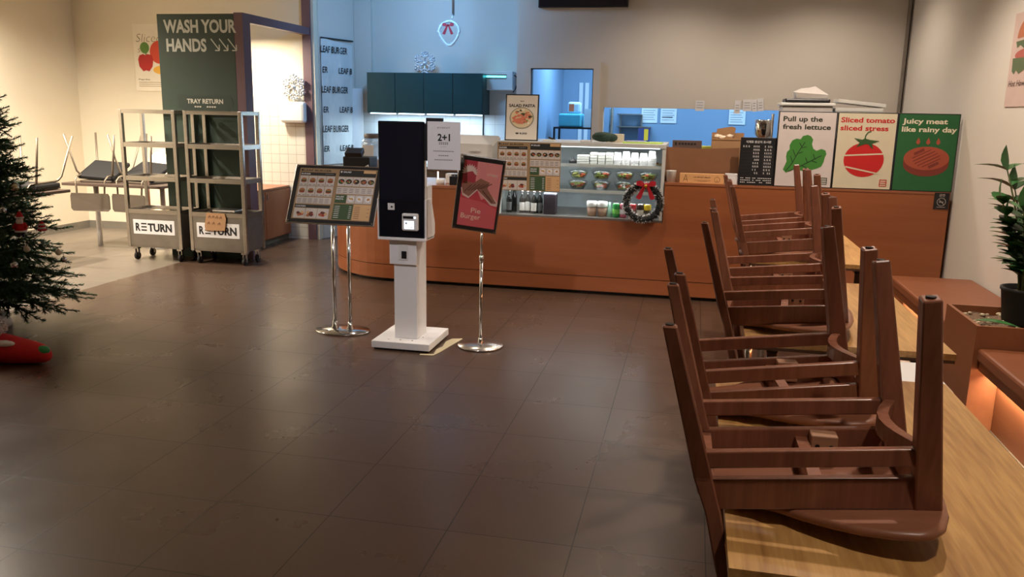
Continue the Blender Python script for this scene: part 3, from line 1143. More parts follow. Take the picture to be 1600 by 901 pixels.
def can(u, rgb, rgb2, lb):
    t = thing('drink_can', lb, 'can', (xc(u, 7.0), 7.0, SH0), group='drink cans at the case bottom')
    b = MB(); b.lathe([(0, 0), (.024, 0), (.031, .012), (.031, .105), (.027, .118), (0, .116)], n=18); b.build('body', colr('can_%d' % u, rgb, .3), t)
    b = MB(); b.lathe([(.0313, .03), (.0316, .031), (.0316, .07), (.0313, .071)], n=18); b.build('band', colr('band_%d' % u, rgb2, .3), t)
    b = MB(); b.lathe([(.027, .1185), (.026, .121), (.023, .1195), (0, .1188)], n=14); b.build('rim', M_STEEL, t)


can(967, (40, 150, 70), (120, 200, 90), 'green drink can left of the black wreath in the case')
can(978, (190, 90, 110), (210, 200, 200), 'pink drink can partly behind the wreath in the case')
can(992, (190, 40, 40), (110, 50, 36), 'red drink can seen through the wreath')
can(1004, (60, 50, 40), (210, 200, 180), 'dark brown drink can seen through the wreath')
can(1015, (226, 190, 40), (60, 50, 30), 'yellow drink can seen through the wreath')
b = MB(); b.lathe([(0, 0), (.018, 0), (.020, .01), (.020, .07), (.010, .095), (.010, .12), (0, .12)], n=14)
single(b, 'small_bottle', colr('pale_green_plastic', (150, 190, 170), .3), (xc(957, 7.03), 7.03, SH0), 'pale green small bottle beside the green can in the case', 'bottle')


# ------------------------------------------------------------------ menu print
PM = [M_BLACK, colr('menu_tan', (160, 130, 92)), colr('menu_cell', (206, 196, 186)), colr('menu_green', (58, 84, 48)), colr('menu_bun', (176, 104, 62)), colr('menu_patty', (96, 44, 30)), colr('menu_lettuce', (96, 130, 50)),
      colr('menu_red', (172, 52, 38)), colr('menu_dark', (34, 34, 28)), colr('menu_peach', (212, 170, 120)), M_PAPER, colr('menu_yellow', (206, 168, 70)), M_GREYINK]


def menu_print(b, w_, h_, y, margin=True):
    """menu sheet, origin at lower left, w_ x h_; cells follow the printed sheet"""
    X = lambda f: f * w_
    Z = lambda f: (1 - f) * h_

    def R(x0, v0, x1, v1, mi, d):
        b.mi = mi
        b.rect(X(x0), Z(v1), X(x1), Z(v0), y - d)
    d1, d2, d3, d4 = .0006, .0012, .0018, .0024
    R(0, 0, 1, 1, 1, 0)
    b.mi = 8; b.text('LEAF BURGER', X(.055), Z(.062), .034 * h_, y - d1, X(.36), bold=.02)
    R(.02, .022, .045, .062, 8, d1)
    R(.02, .085, .475, .145, 8, d1)
    b.mi = 10; b.text('BURGER', X(.03), Z(.13), .028 * h_, y - d2, X(.12), bold=.03)
    b.mi = 12; b.rect(X(.34), Z(.12), X(.45), Z(.108), y - d2)

    def burger(cx, cz, s, k):
        b.mi = 4; b.ell(cx, cz + .1 * s, .46 * s, .34 * s, y - d3, 10, 0, PI)
        b.mi = 6; b.rect(cx - .5 * s, cz + .0 * s, cx + .5 * s, cz + .11 * s, y - d4)
        b.mi = 7 if k % 2 else 5; b.rect(cx - .47 * s, cz - .14 * s, cx + .47 * s, cz + .0 * s, y - d4)
        b.mi = 5; b.rect(cx - .46 * s, cz - .24 * s, cx + .46 * s, cz - .14 * s, y - d4)
        b.mi = 4; b.ell(cx, cz - .22 * s, .44 * s, .18 * s, y - d3, 10, PI, 2 * PI)
    for r in range(2):
        for c in range(4):
            x0, v0 = .022 + c * .1145, .155 + r * .205
            R(x0, v0, x0 + .108, v0 + .195, 2, d2)
            burger(X(x0 + .054), Z(v0 + .09), X(.075), r + c)
            b.mi = 12; b.rect(X(x0 + .012), Z(v0 + .18), X(x0 + .045), Z(v0 + .168), y - d3); b.rect(X(x0 + .07), Z(v0 + .18), X(x0 + .098), Z(v0 + .168), y - d3)
    R(.022, .575, .475, .70, 2, d1)
    for c in range(6):
        for r in range(4):
            b.mi = 12
            b.rect(X(.035 + c * .072), Z(.61 + r * .024), X(.035 + c * .072 + .05), Z(.602 + r * .024), y - d2)
    R(.02, .722, .475, .782, 8, d1)
    b.mi = 10; b.text('CHICKEN', X(.03), Z(.766), .028 * h_, y - d2, X(.13), bold=.03)

    def heap(cx, cz, s, seed, mis):
        rr = random.Random(seed)
        b.mi = 2
        for k in range(9):
            b.mi = rr.choice(mis)
            b.ell(cx + rr.uniform(-.38, .38) * s, cz + rr.uniform(-.2, .2) * s, .2 * s, .15 * s, y - d3 - k * .00012, 8)
    for c in range(3):
        x0 = .022 + c * .152
        R(x0, .79, x0 + .146, .985, 2, d2)
        heap(X(x0 + .073), Z(.90), X(.11), c, (7, 5, 4, 5, 9))
    # right half
    R(.52, .02, .99, .145, 8, d1)
    R(.83, .02, .985, .075, 9, d2)
    b.mi = 10; b.text('SALAD', X(.57), Z(.07), .030 * h_, y - d2, X(.10), bold=.03)
    b.ell(X(.545), Z(.055), X(.012), X(.012), y - d2, 10)
    for c in range(5):
        x0 = .52 + c * .0945
        R(x0, .155, x0 + .09, .335, 2, d2)
        b.mi = 8; b.ell(X(x0 + .045), Z(.245), X(.04), X(.032), y - d3, 14)
        heap(X(x0 + .045), Z(.245), X(.062), 10 + c, (6, 7, 4, 5, 6, 9))
    R(.52, .355, .99, .485, 2, d1)
    for c in range(6):
        for r in range(3):
            b.mi = 12
            b.rect(X(.53 + c * .077), Z(.395 + r * .032), X(.53 + c * .077 + .05), Z(.385 + r * .032), y - d2)
    R(.52, .505, .665, .665, 3, d1)
    b.mi = 10; b.text('SALAD', X(.53), Z(.555), .028 * h_, y - d2, X(.10), bold=.03); b.text('PASTA', X(.53), Z(.60), .028 * h_, y - d2, X(.10), bold=.03)
    for c in range(3):
        x0 = .67 + c * .107
        R(x0, .505, x0 + .102, .665, 2, d2)
        b.mi = 10; b.ell(X(x0 + .056), Z(.58), X(.04), X(.036), y - d3, 14)
        heap(X(x0 + .056), Z(.58), X(.05), 30 + c, (11, 4, 11, 9))
    R(.52, .685, .765, .985, 3, d1)
    R(.775, .685, .99, .985, 9, d1)
    for r in range(7):
        b.mi = 10
        b.rect(X(.535), Z(.735 + r * .036), X(.60), Z(.726 + r * .036), y - d2); b.rect(X(.72), Z(.735 + r * .036), X(.75), Z(.726 + r * .036), y - d2)
        b.mi = 5
        b.rect(X(.79), Z(.735 + r * .036), X(.86), Z(.728 + r * .036), y - d2)
        if r % 2:
            b.rect(X(.95), Z(.735 + r * .036), X(.975), Z(.728 + r * .036), y - d2)


# menu sheet taped on the display case
b = MB(); b.M = Matrix.Translation((-1.612, 6.8955, .852)); menu_print(b, .538, .402, 0)
b.mi = 10; b.b2((0, .0005, 0), (.538, .0015, .402))
tag(b.build('menu_sheet', PM), 'printed burger and salad menu sheet on the display case glass', 'menu')

# ------------------------------------------------------------------ menu board on its stand
t = thing('menu_stand', 'slanted menu board on two chrome poles left of the kiosk', 'sign stand', (-2.29, 5.19, 0))
b = MB(); b.lathe([(0, 0), (.19, 0), (.195, .006), (.19, .014), (.05, .022), (0, .022)], n=40, sx=1.0, sy=.72); b.build('base', M_CHROME, t)
for dx in (-.055, .058):
    b = MB(); b.cyl((dx, 0, .02), (dx, 0, .80), .0125, n=16); o = b.build('pole', M_CHROME, t)
    c = MB(); c.lathe([(.026, .02), (.024, .03), (.018, .038), (.0165, .07), (.0125, .072)], (dx, 0, 0), n=18); c.build('collar', M_CHROME, o)
b = MB(); b.box((0, .02, .80), (.18, .05, .03)); b.build('bracket', M_DMETAL, t)
W, H = .622, .417
b = MB(); b.b2((-W / 2, 0, -H / 2), (W / 2, .014, H / 2), .003)
b.mi = 1; b.b2((-W / 2 + .008, -.002, -H / 2 + .008), (W / 2 - .008, 0.001, H / 2 - .008))
o = b.build('board', [M_STEEL, M_BLACK], t)
o.location = (-.012, -.055, .943); o.rotation_euler = (-.476, 0, -.006)
c = MB(); c.M = Matrix.Translation((-W / 2 + .036, -.003, -H / 2 + .030)); menu_print(c, W - .072, H - .056, 0); c.build('menu_sheet', PM, o)
for sx in (-1, 1):
    for sz in (-1, 1):
        c = MB(); c.cyl((sx * (W / 2 - .016), -.002, sz * (H / 2 - .016)), (sx * (W / 2 - .016), -.006, sz * (H / 2 - .016)), .006, n=12); c.build('screw', M_CHROME, o)

# ------------------------------------------------------------------ kiosk
t = thing('order_kiosk', 'white self order kiosk with dark touch screen on a square base', 'kiosk', (-1.745, 5.045, 0))
b = MB(); b.b2((-.193, -.215, .012), (.193, .215, .058), .004); o = b.build('base_plate', M_WHITE, t)
c = MB()
c.b2((-.18, -.20, 0), (.18, .20, .012)); c.build('base_feet', M_RUBBER, o)
for x, y in ((-.10, -.155), (-.02, -.155), (.06, -.155), (.10, -.06)):
    c = MB(); c.sphere((x, y, .058), .007, 8, (1, 1, .5)); c.build('bolt', M_STEEL, o)
b = MB(); b.b2((-.072, -.115, .058), (.082, .075, .72), .004); b.build('column', M_WHITE, t)
b = MB(); b.b2((-.094, -.135, .545), (.086, -.112, .705), .003); o = b.build('reader_panel', M_WHITE, t)
c = MB(); c.b2((-.032, -.139, .575), (.030, -.134, .68), .002); c.mi = 1; c.b2((-.012, -.143, .585), (.022, -.138, .632), .002); c.build('scanner', [M_PLAST, M_BLACK], o)
# head: white shell, wedge shaped sides that grow to the bottom
b = MB()
for sx in (-1, 1):
    prof = [(-.148, .715), (-.148, .96), (-.060, .96), (.012, .80), (.012, .735), (-.01, .715)]
    x0, x1 = (-.150, -.140) if sx < 0 else (.150, .160)
    A = [b.v((x0, p[0], p[1])) for p in prof]; B = [b.v((x1, p[0], p[1])) for p in prof]
    for i in range(len(prof)):
        b.face([A[i], A[(i + 1) % 6], B[(i + 1) % 6], B[i]])
    b.face(A); b.face(list(reversed(B)))
b.b2((-.152, -.184, .705), (.160, .0, .724), .004); b.b2((-.152, -.182, .72), (-.144, -.15, .96)); b.b2((.151, -.170, .72), (.160, -.14, .96))
b.box((.005, -.05, .88), (.28, .10, .32))
b.box((.005, -.135, 1.19), (.285, .045, .47), bev=.004)
b.box((.005, .006, .79), (.29, .02, .13))
b.build('shell', M_WHITE, t)
b = MB(); b.b2((-.143, -.178, .722), (.150, -.155, 1.432), .006); o = b.build('screen_frame', mat('kiosk_black_glass', (17, 19, 27), .14, var=.05, spec=.6), t)
c = MB(); c.b2((-.130, -.1805, .955), (.137, -.178, 1.415)); c.build('touch_screen', M_SCREEN, o)
c = MB(); c.b2((-.085, -.181, .893), (-.040, -.177, .935), .002); c.mi = 1; c.cyl((-.058, -.182, .913), (-.058, -.1805, .913), .006, n=12); c.build('camera_window', [M_PLAST, M_BLACK], o)
c = MB(); c.b2((.012, -.202, .770), (.118, -.177, .878), .010); p = c.build('card_reader', M_PLAST, o)
c = MB(); c.b2((.030, -.2035, .783), (.092, -.2015, .832)); c.mi = 1; c.rect(.036, .812, .050, .824, -.2037); c.rect(.07, .79, .082, .795, -.2037); p2 = c.build('reader_display', [M_LCD, M_PAPER], o)
c = MB(); c.b2((.022, -.2035, .846), (.088, -.2015, .862), .003); c.mi = 1; c.cyl((.098, -.2035, .854), (.098, -.2015, .854), .007, n=12); c.build('reader_slot', [M_BLACK, M_LCD], o)
# black customer monitor and the paper notice fixed on the kiosk side
b = MB(); b.b2((.158, -.165, 1.40), (.262, -.135, 1.455), .004); b.b2((.150, -.160, 1.20), (.18, -.135, 1.42)); b.build('side_bracket', M_BLACK, t)
b = MB(); W, H = .206, .285
b.b2((0, 0, 0), (W, .003, H)); b.mi = 1
b.text('2+1', W / 2, .172, .042, -.001, .078, 'CENTER', bold=.03)
b.mi = 2
b.text('EVENT', W / 2, .245, .008, -.001, .08, 'CENTER')
for k, (z, wd) in enumerate(((.158, .06), (.150, .06), (.108, .13), (.082, .065), (.056, .115), (.136, .04))):
    n = max(2, int(wd / .011))
    for i in range(n):
        x = W / 2 - wd / 2 + wd * i / n
        b.rect(x, z, x + wd / n * .7, z + (.005 if k != 5 else .0015), -.001)
o = b.build('paper_notice', [M_PAPER, M_INK, M_GREYINK])
o.location = (-1.574, 4.872, 1.150)
tag(o, 'white paper notice reading 2+1 fixed beside the kiosk screen', 'notice')
b = MB(); b.prism([(-1.60, 4.80), (-1.52, 4.82), (-1.535, 4.93), (-1.515, 5.0), (-1.53, 5.12), (-1.51, 5.20), (-1.47, 5.21), (-1.44, 5.22), (-1.50, 4.84), (-1.515, 4.79), (-1.60, 4.78)], .001, .004)
tag(b.build('paper_scrap', colr('cream_paper', (200, 186, 150))), 'torn cream paper sheet sticking out under the kiosk base', 'paper')

# ------------------------------------------------------------------ sign stand right of the kiosk
t = thing('poster_stand', 'tilted pink and red poster frame on a single chrome pole', 'sign stand', (-1.285, 5.09, 0))
b = MB(); b.lathe([(0, 0), (.148, 0), (.152, .006), (.148, .014), (.03, .022), (0, .022)], n=36); b.build('base', M_STEEL, t)
b = MB(); b.cyl((0, 0, .02), (0, 0, .575), .0105, n=14); b.mi = 0; b.cyl((0, 0, .575), (0, 0, .80), .008, n=14); o = b.build('pole', M_CHROME, t)
c = MB(); c.lathe([(.0106, .555), (.015, .557), (.015, .60), (.0085, .602)], n=16); c.build('clamp', M_CHROME, o)
c = MB(); c.lathe([(.02, .02), (.018, .03), (.014, .055), (.0105, .057)], n=16); c.build('collar', M_CHROME, o)
W, H = .285, .475
b = MB(); b.b2((-W / 2, 0, -H / 2), (W / 2, .014, H / 2), .003); b.mi = 1; b.b2((-W / 2 + .007, -.002, -H / 2 + .007), (W / 2 - .007, .001, H / 2 - .007))
o = b.build('frame', [M_STEEL, M_BLACK], t)
o.rotation_mode = 'YXZ'
o.location = (-.012, -.045, .99)
o.rotation_euler = Euler((.12, .129, .186), 'YXZ')
c = MB(); y = -.003
SM = [colr('sign_red', (214, 66, 76)), colr('sign_dark_red', (186, 56, 68)), colr('sign_pink', (240, 150, 144)), colr('sign_rose', (226, 100, 104)), colr('sign_cream', (236, 206, 190)), colr('sign_chicken', (160, 104, 82)), colr('sign_chicken_dark', (98, 58, 46)), colr('sign_peach', (255, 206, 180))]  # print colours brightened to carry the pinkish wash of reflected lights
c.mi = 0; c.rect(-W / 2 + .03, -H / 2 + .03, W / 2 - .018, H / 2 - .03, y)
c.mi = 1; c.rect(-W / 2 + .03, .06, -.03, H / 2 - .03, y - .0003)
c.mi = 2; c.flat([(-.03, .06), (.02, -.03), (.05, -.01), (.124, -.06), (.124, H / 2 - .03), (-.03, H / 2 - .03)], y - .0003)
c.mi = 4
cx, cz = -.070, .135
pts = []
for i in range(25):
    a = -.35 + (PI + .7) * i / 24
    r = .052 if i % 2 else .036
    pts.append((cx + r * math.cos(a), cz + r * math.sin(a)))
c.flat(pts + [(cx - .015, cz - .002), (cx + .015, cz + .008)], y - .0008)
c.mi = 4; c.flat([(-.115, .03), (-.10, -.015), (-.06, -.03), (-.01, .03), (.08, -.055), (.12, -.06), (.125, -.035), (.02, .06), (-.03, .07), (-.08, .05)], y - .0011)
c.mi = 5; c.flat([(-.112, .05), (-.10, .0), (-.06, -.018), (-.015, .035), (.085, -.045), (.118, -.04), (.05, .045), (.06, .085), (.0, .105), (-.04, .07), (-.085, .075)], y - .0014)
c.mi = 6
for k in range(6):
    c.line([(-.09 + k * .02, .01 + k * .006), (-.05 + k * .025, .06 + k * .004)], .005, y - .0017)
c.line([(.02, .03), (.09, -.035)], .007, y - .0017)
c.mi = 3; c.flat([(-.112, -.03), (.02, -.04), (.12, -.075), (.122, -H / 2 + .032), (-.112, -H / 2 + .032)], y - .0004)
c.mi = 7
c.text('Pie', -.035, -.118, .033, y - .002, .062, bold=.015)
c.text('Burger', -.095, -.158, .033, y - .002, .125, bold=.015)
c.mi = 4; c.text('crispy', .035, .128, .020, y - .002, .07, bold=.01)
c.build('poster_print', SM, o)
c = MB(); c.b2((-W / 2 + .007, -.0075, -H / 2 + .007), (W / 2 - .007, -.006, H / 2 - .007)); c.build('acrylic_cover', M_CLEARP, o)
for sx in (-1, 1):
    for sz in (-1, 1):
        c = MB(); c.cyl((sx * (W / 2 - .014), -.0075, sz * (H / 2 - .014)), (sx * (W / 2 - .014), -.011, sz * (H / 2 - .014)), .005, n=12); c.build('screw', M_CHROME, o)


# ------------------------------------------------------------------ tray return carts
def cart(loc, label):
    t = thing('tray_cart', label, 'cart', loc, group='steel tray return carts')
    w_, d_, H_ = .30, .175, 1.455
    for sx in (-1, 1):
        for sy in (-1, 1):
            b = MB(); b.box((sx * (w_ - .0175), sy * (d_ - .0175), (H_ + .13) / 2), (.035, .035, H_ - .13), bev=.003); b.build('post', M_STEEL, t)
    b = MB()
    for sy in (-1, 1):
        b.box((0, sy * (d_ - .0175), H_ - .0175), (2 * w_ - .07, .033, .035))
    for sx in (-1, 1):
        b.box((sx * (w_ - .0175), 0, H_ - .0175), (.033, 2 * d_ - .07, .035))
    b.build('top_frame', M_STEEL, t)
    for z in (1.125, .805, .485):
        b = MB()
        b.box((0, 0, z - .004), (2 * w_ - .072, 2 * d_ - .012, .006))
        for sy in (-1, 1):
            b.box((0, sy * (d_ - .006), z), (2 * w_ - .07, .012, .042))
        for sx in (-1, 1):
            b.box((sx * (w_ - .006), 0, z), (.012, 2 * d_ - .07, .042))
        b.build('shelf', M_STEEL, t)
    b = MB(); b.b2((-w_ + .03, -d_ + .004, .15), (w_ - .03, -d_ + .010, .47)); b.b2((-w_ + .004, -d_ + .03, .15), (-w_ + .010, d_ - .03, .47)); b.b2((w_ - .010, -d_ + .03, .15), (w_ - .004, d_ - .03, .47)); b.b2((-w_ + .03, d_ - .01, .15), (w_ - .03, d_ - .004, .47)); b.b2((-w_ + .03, -d_ + .01, .13), (w_ - .03, d_ - .01, .15))
    b.build('bin_panel', M_STEELD, t)
    b = MB(); y = -d_ + .002
    b.b2((-.225, y, .265), (.225, y + .002, .405))
    b.mi = 1
    b.text('R', -.20, .297, .076, y - .001, .052, bold=.04)
    for k in range(3):
        b.rect(-.138, .297 + k * .0315, -.078, .310 + k * .0315, y - .001)
    b.text('TURN', -.066, .297, .076, y - .001, .262, bold=.04)
    b.build('sign_plate', [M_PAPER, M_INK], t)
    for sx in (-1, 1):
        for sy in (-1, 1):
            x, yy = sx * (w_ - .06), sy * (d_ - .055)
            b = MB(); b.cyl((x - .012, yy, .037), (x + .012, yy, .037), .037, n=18); o = b.build('caster', M_RUBBER, t)
            c = MB()
            c.b2((x - .020, yy - .012, .03), (x - .0135, yy + .012, .11)); c.b2((x + .0135, yy - .012, .03), (x + .020, yy + .012, .11)); c.b2((x - .025, yy - .025, .108), (x + .025, yy + .025, .13))
            c.build('caster_fork', M_STEEL, o)
    return t


c1 = cart((-5.095, 7.315, 0), 'left steel tray return cart, standing before the cream wall')
c2 = dup(c1, 'right steel tray return cart with green sign on top', (-4.405, 7.315, 0))
b = MB()
pts = []
for cx, cz, a0 in ((.215, .07, -PI / 2), (-.215, .07, PI / 2)):
    for i in range(9):
        pts.append((cx + .07 * math.cos(a0 + PI * i / 8) * (1 if cx > 0 else 1), cz + .07 * math.sin(a0 + PI * i / 8)))
b.plate(pts, 0, .008)
b.mi = 1
b.text('TRAY RETURN', 0, .066, .042, -.001, .37, 'CENTER', bold=.03)
for k in range(9):
    if k not in (3, 4):
        b.rect(-.11 + k * .025, .03, -.11 + k * .025 + .018, .042, -.001)
o = b.build('tray_return_sign', [mat('sign_dark_green', (44, 60, 50), .5), colr('sign_letters', (214, 210, 196))])
o.location = (-4.455, 7.125, 1.456)
tag(o, 'dark green rounded tray return sign standing on the right cart', 'sign')
b = MB()
b.plate([(-.105, 0), (.10, .006), (.118, .12), (.105, .168), (-.085, .172), (-.11, .05)], 0, .005)
b.mi = 1
for k, (x, z) in enumerate(((-.07, .12), (-.03, .12), (.01, .118), (.05, .115), (-.08, .06), (-.03, .058), (.03, .056))):
    b.line([(x, z), (x + .02, z + .03), (x + .025, z)], .004, -.001)
    b.line([(x - .004, z + .016), (x + .03, z + .014)], .003, -.0012)
o = b.build('cardboard_note', [M_CARD, colr('note_ink', (110, 72, 50))])
o.location = (-4.425, 7.128, .333)
tag(o, 'handwritten cardboard note taped over the lettering on the right cart', 'note')
b = MB(); b.b2((-.12, -.10, 0), (.12, .10, .015), .004); o = b.build('serving_tray', M_STEELD); o.location = (-4.39, 7.33, .506)
tag(o, 'flat tray left on the lowest shelf of the right cart', 'tray')


# ------------------------------------------------------------------ dining corner on the left
def grey_table(loc, L, D, z, label, legs):
    t = thing('cafe_table', label, 'table', loc, group='grey topped tables by the cream wall')
    b = MB(); b.b2((-L / 2, -D / 2, z - .028), (L / 2, D / 2, z), .003); b.build('table_top', M_TABA, t)
    for x, y, disc in legs:
        b = MB(); b.cyl((x, y, .0 if not disc else .02), (x, y, z - .028), .026, n=16); o = b.build('leg', M_WHITE, t)
        if disc:
            c = MB(); c.lathe([(0, 0), (.20, 0), (.20, .008), (.05, .022), (0, .022)], (x, y, 0), n=30); c.build('base_disc', M_WHITE, o)
    return t


grey_table((-5.86, 7.86, 0), 1.16, .62, .69, 'grey topped table behind the left tray cart, two metal chairs on it', ((-.37, -.06, False), (.30, .12, True)))
grey_table((-6.42, 6.72, 0), 1.14, .50, .69, 'grey topped table behind the fir tree, one metal chair on it', ((-.3, 0, True), (.10, .05, True)))


def tube_chair(loc, rz, label, tilt=.42):
    t = thing('metal_chair', label, 'chair', loc, rz, group='metal chairs upturned on the grey tables')
    # upside down: seat pad on the table, legs up; backrest hangs towards -y
    RR = Euler((tilt, .06 if tilt else 0, 0)).to_matrix()
    b = MB(); b.box((0, .02, .04 + .18 * tilt), (.40, .36, .045), RR, bev=.014); b.build('seat_pad', M_SEATB, t)
    b = MB(); b.box((0, .04, .012), (.36, .38, .02), bev=.006); b.build('seat_board', M_SHELL, t)
    for sx in (-1, 1):
        b = MB(); b.tube([(sx * .17, .17, .075), (sx * .185, .19, .085), (sx * .20, .22, .12), (sx * .27, .34, .50)], .011, 8); b.build('leg', M_TUBE, t)
        b = MB(); b.tube([(sx * .17, -.10, .075), (sx * .18, -.13, .085), (sx * .20, -.15, .12), (sx * .28, -.20, .50)], .011, 8); b.build('leg', M_TUBE, t)
        b = MB(); b.tube([(sx * .17, .17, .075), (sx * .175, -.10, .075), (sx * .17, -.20, .07), (sx * .165, -.245, .03), (sx * .155, -.25, -.06), (sx * .15, -.262, -.27)], .010, 8); b.build('back_tube', M_TUBE, t)
    b = MB()
    q = [(-.20, -.10), (.20, -.10), (.215, -.13), (.215, -.26), (.19, -.285), (-.19, -.285), (-.215, -.26), (-.215, -.13)]
    n = 8
    for yy in (0,):
        fr = [b.v((x, -.262 - .02 * (1 - (x / .215) ** 2), z)) for x, z in q]
        bk = [b.v((x, -.274 - .02 * (1 - (x / .215) ** 2), z)) for x, z in q]
        b.face(list(reversed(fr))); b.face(bk)
        for i in range(8):
            b.face([fr[i], fr[(i + 1) % 8], bk[(i + 1) % 8], bk[i]])
    b.build('backrest', M_SHELL, t)
    return t


tc = tube_chair((-6.14, 7.82, .69), .10, 'upturned metal chair at the left end of the table behind the carts')
dup(tc, 'upturned metal chair seen through the left tray cart', (-5.64, 7.84, .69), -.12)
tube_chair((-6.13, 6.75, .69), .12, 'upturned metal chair on the table behind the fir tree', 0.0)

# hand washing alcove: cabinet, towel box, snowflake, lamp
t = thing('wash_cabinet', 'low wooden cabinet with two doors in the hand washing alcove', 'cabinet', (-4.86, 8.32, 0))
b = MB(); b.b2((-.25, -.55, .06), (.29, .61, .60)); b.build('carcass', M_COUNTER, t)
b = MB(); b.b2((-.25, -.55, 0), (.26, .61, .06)); b.build('plinth', M_BASE, t)
b = MB(); b.b2((-.26, -.56, .60), (.305, .612, .622), .003); b.build('cabinet_top', M_CTOP, t)
for k in range(2):
    y0 = -.545 + k * .578
    b = MB(); b.b2((.292, y0, .068), (.306, y0 + .570, .592), .002); o = b.build('door', M_COUNTER, t)
    c = MB(); c.b2((.306, y0 + (.53 if k == 0 else .03), .50), (.314, y0 + (.54 if k == 0 else .04), .56)); c.build('handle', M_STEELD, o)
t = thing('towel_dispenser', 'white rounded paper towel box on the tiled wall', 'dispenser', (-4.455, 8.936, 1.33))
b = MB(); b.b2((-.15, -.10, 0), (.15, 0, .235), .03); b.build('body', M_PLAST, t)
b = MB(); b.b2((-.10, -.06, -.004), (.10, -.03, .0)); b.build('slot', M_BLACK, t)


def snowflake(loc, s, label, rx=0.0):
    t = thing('snowflake_ornament', label, 'ornament', loc, group='silver snowflakes')
    t.rotation_euler = (rx, 0, 0)
    b = MB()
    for k in range(6):
        a = PI / 6 + k * PI / 3
        d = Vector((math.cos(a), 0, math.sin(a)))
        b.tube([d * .02 * s, d * s], .010 * s / .13, 6)
        for f, l_ in ((.45, .36), (.72, .30)):
            for sg in (-1, 1):
                a2 = a + sg * PI / 3.4
                e = Vector((math.cos(a2), 0, math.sin(a2)))
                b.tube([d * s * f, d * s * f + e * l_ * s], .009 * s / .13, 6)
                b.sphere(d * s * f + e * l_ * s, .016 * s / .13, 6)
        b.sphere(d * s, .018 * s / .13, 6)
    b.sphere((0, 0, 0), .03 * s / .13, 8)
    b.build('flake', M_SNOW, t)
    return t


snowflake((-4.44, 8.88, 1.725), .135, 'silver snowflake standing on the paper towel box')
t = thing('wall_lamp', 'glowing white dome lamp low on the cream wall behind the cart', 'lamp', (-6.18, 8.86, .80))
b = MB(); b.lathe([(0, .16), (.05, .15), (.09, .11), (.105, .05), (.105, 0), (.098, 0), (.085, .10), (0, .14)], n=22); b.build('shade', M_LAMPG, t)
b = MB(); b.b2((-.03, .03, .03), (.03, .09, .12)); b.build('bracket', M_WHITE, t)
pl = bpy.data.lights.new('wall_lamp_light', 'POINT'); pl.energy = 4; pl.color = (1, .78, .45); pl.shadow_soft_size = .05
po = bpy.data.objects.new('wall_lamp_light', pl); po.location = (-6.18, 8.80, .72); COL.objects.link(po)

# banner cloth and leaning board
d = Vector((.18, .61, 0)).normalized()
ang = math.atan2(d.y, d.x)
b = MB()
n = 10
for k in range(n):
    x0, x1 = .55 * k / n, .55 * (k + 1) / n
    f = lambda x: -.004 - .006 * math.sin(x * 22)
    b.face([b.v((x0, f(x0), 0)), b.v((x1, f(x1), 0)), b.v((x1, f(x1), 1.42 - .10 * x1)), b.v((x0, f(x0), 1.42 - .10 * x0))], True)
b.mi = 1
for r in range(6):
    z = 1.26 - r * .222
    if r % 2 == 0:
        b.text('LEAF BURGER', -.06 + .05, z, .075, -.0125, .46, bold=.015, shear=.1)
    else:
        b.text('ER', .01, z, .068, -.0125, .09, bold=.015, shear=.1)
        b.text('LEAF B', .29, z, .068, -.0125, .24, bold=.015, shear=.1)
b.mi = 2; b.b2((-.0, -.014, 1.41), (.56, -.001, 1.425))
o = b.build('cloth_banner', [colr('banner_cloth', (216, 214, 208), .9), M_INK, M_BLACK])
o.location = (-4.185, 9.06, .86); o.rotation_euler = (0, 0, ang)
tag(o, 'white cloth banner with rows of handwritten burger lettering', 'banner')
b = MB(); b.b2((-.07, 0, 0), (.07, .012, 1.74), .002); o = b.build('white_board', M_WHITE); o.location = (-3.965, 9.55, 0); o.rotation_euler = (-.03, 0, .3)
tag(o, 'narrow white board leaning on the wall beside the banner', 'board')

# wall cabinets over the back bar
for k in range(4):
    x0 = -3.755 + k * .346
    t = thing('wall_cabinet', 'teal green wall cabinet, %s of four over the back bar' % ('leftmost', 'second from left', 'third from left', 'rightmost')[k], 'cabinet', (x0, 9.35, 1.46), group='teal wall cabinets over the back bar')
    b = MB(); b.b2((.0, .018, 0), (.345, .345, .455)); b.build('carcass', M_CABGREEN, t)
    b = MB(); b.b2((.003, 0, .0), (.342, .018, .455), .002); b.build('door', M_CABGREEN, t)
    b = MB(); b.b2((.02, .06, -.012), (.325, .085, -.001)); b.build('light_strip', M_LEDB, t)
area('under_cabinet_lamp', (-3.06, 9.45, 1.44), 13, 1.3, (.55, .80, 1.0), size_y=.05)
snowflake((-3.10, 9.50, 2.03), .125, 'silver snowflake standing on top of the teal cabinets')
t = thing('uv_steriliser', 'white wall steriliser box with a glowing cyan tube', 'steriliser', (-2.26, 9.55, 1.74))
b = MB(); b.b2((-.19, 0, 0), (.19, .15, .21), .006); b.build('body', M_PLAST, t)
b = MB(); b.b2((-.15, -.004, .125), (.12, .0, .175)); b.mi = 1; b.b2((-.145, -.012, .140), (.115, -.004, .160), .003); b.build('tube', [M_STEEL, M_UV], t)
b = MB(); b.tube([(.19, .08, .17), (.22, .10, .15), (.225, .11, .08), (.20, .12, .02), (.17, .13, -.02)], .006, 8); b.build('cord', M_BLACK, t)
ul = bpy.data.lights.new('uv_tube_light', 'POINT'); ul.energy = .14; ul.color = (.1, .8, 1.0); ul.shadow_soft_size = .04
uo = bpy.data.objects.new('uv_tube_light', ul); uo.location = (-2.27, 9.56, 2.03); COL.objects.link(uo)
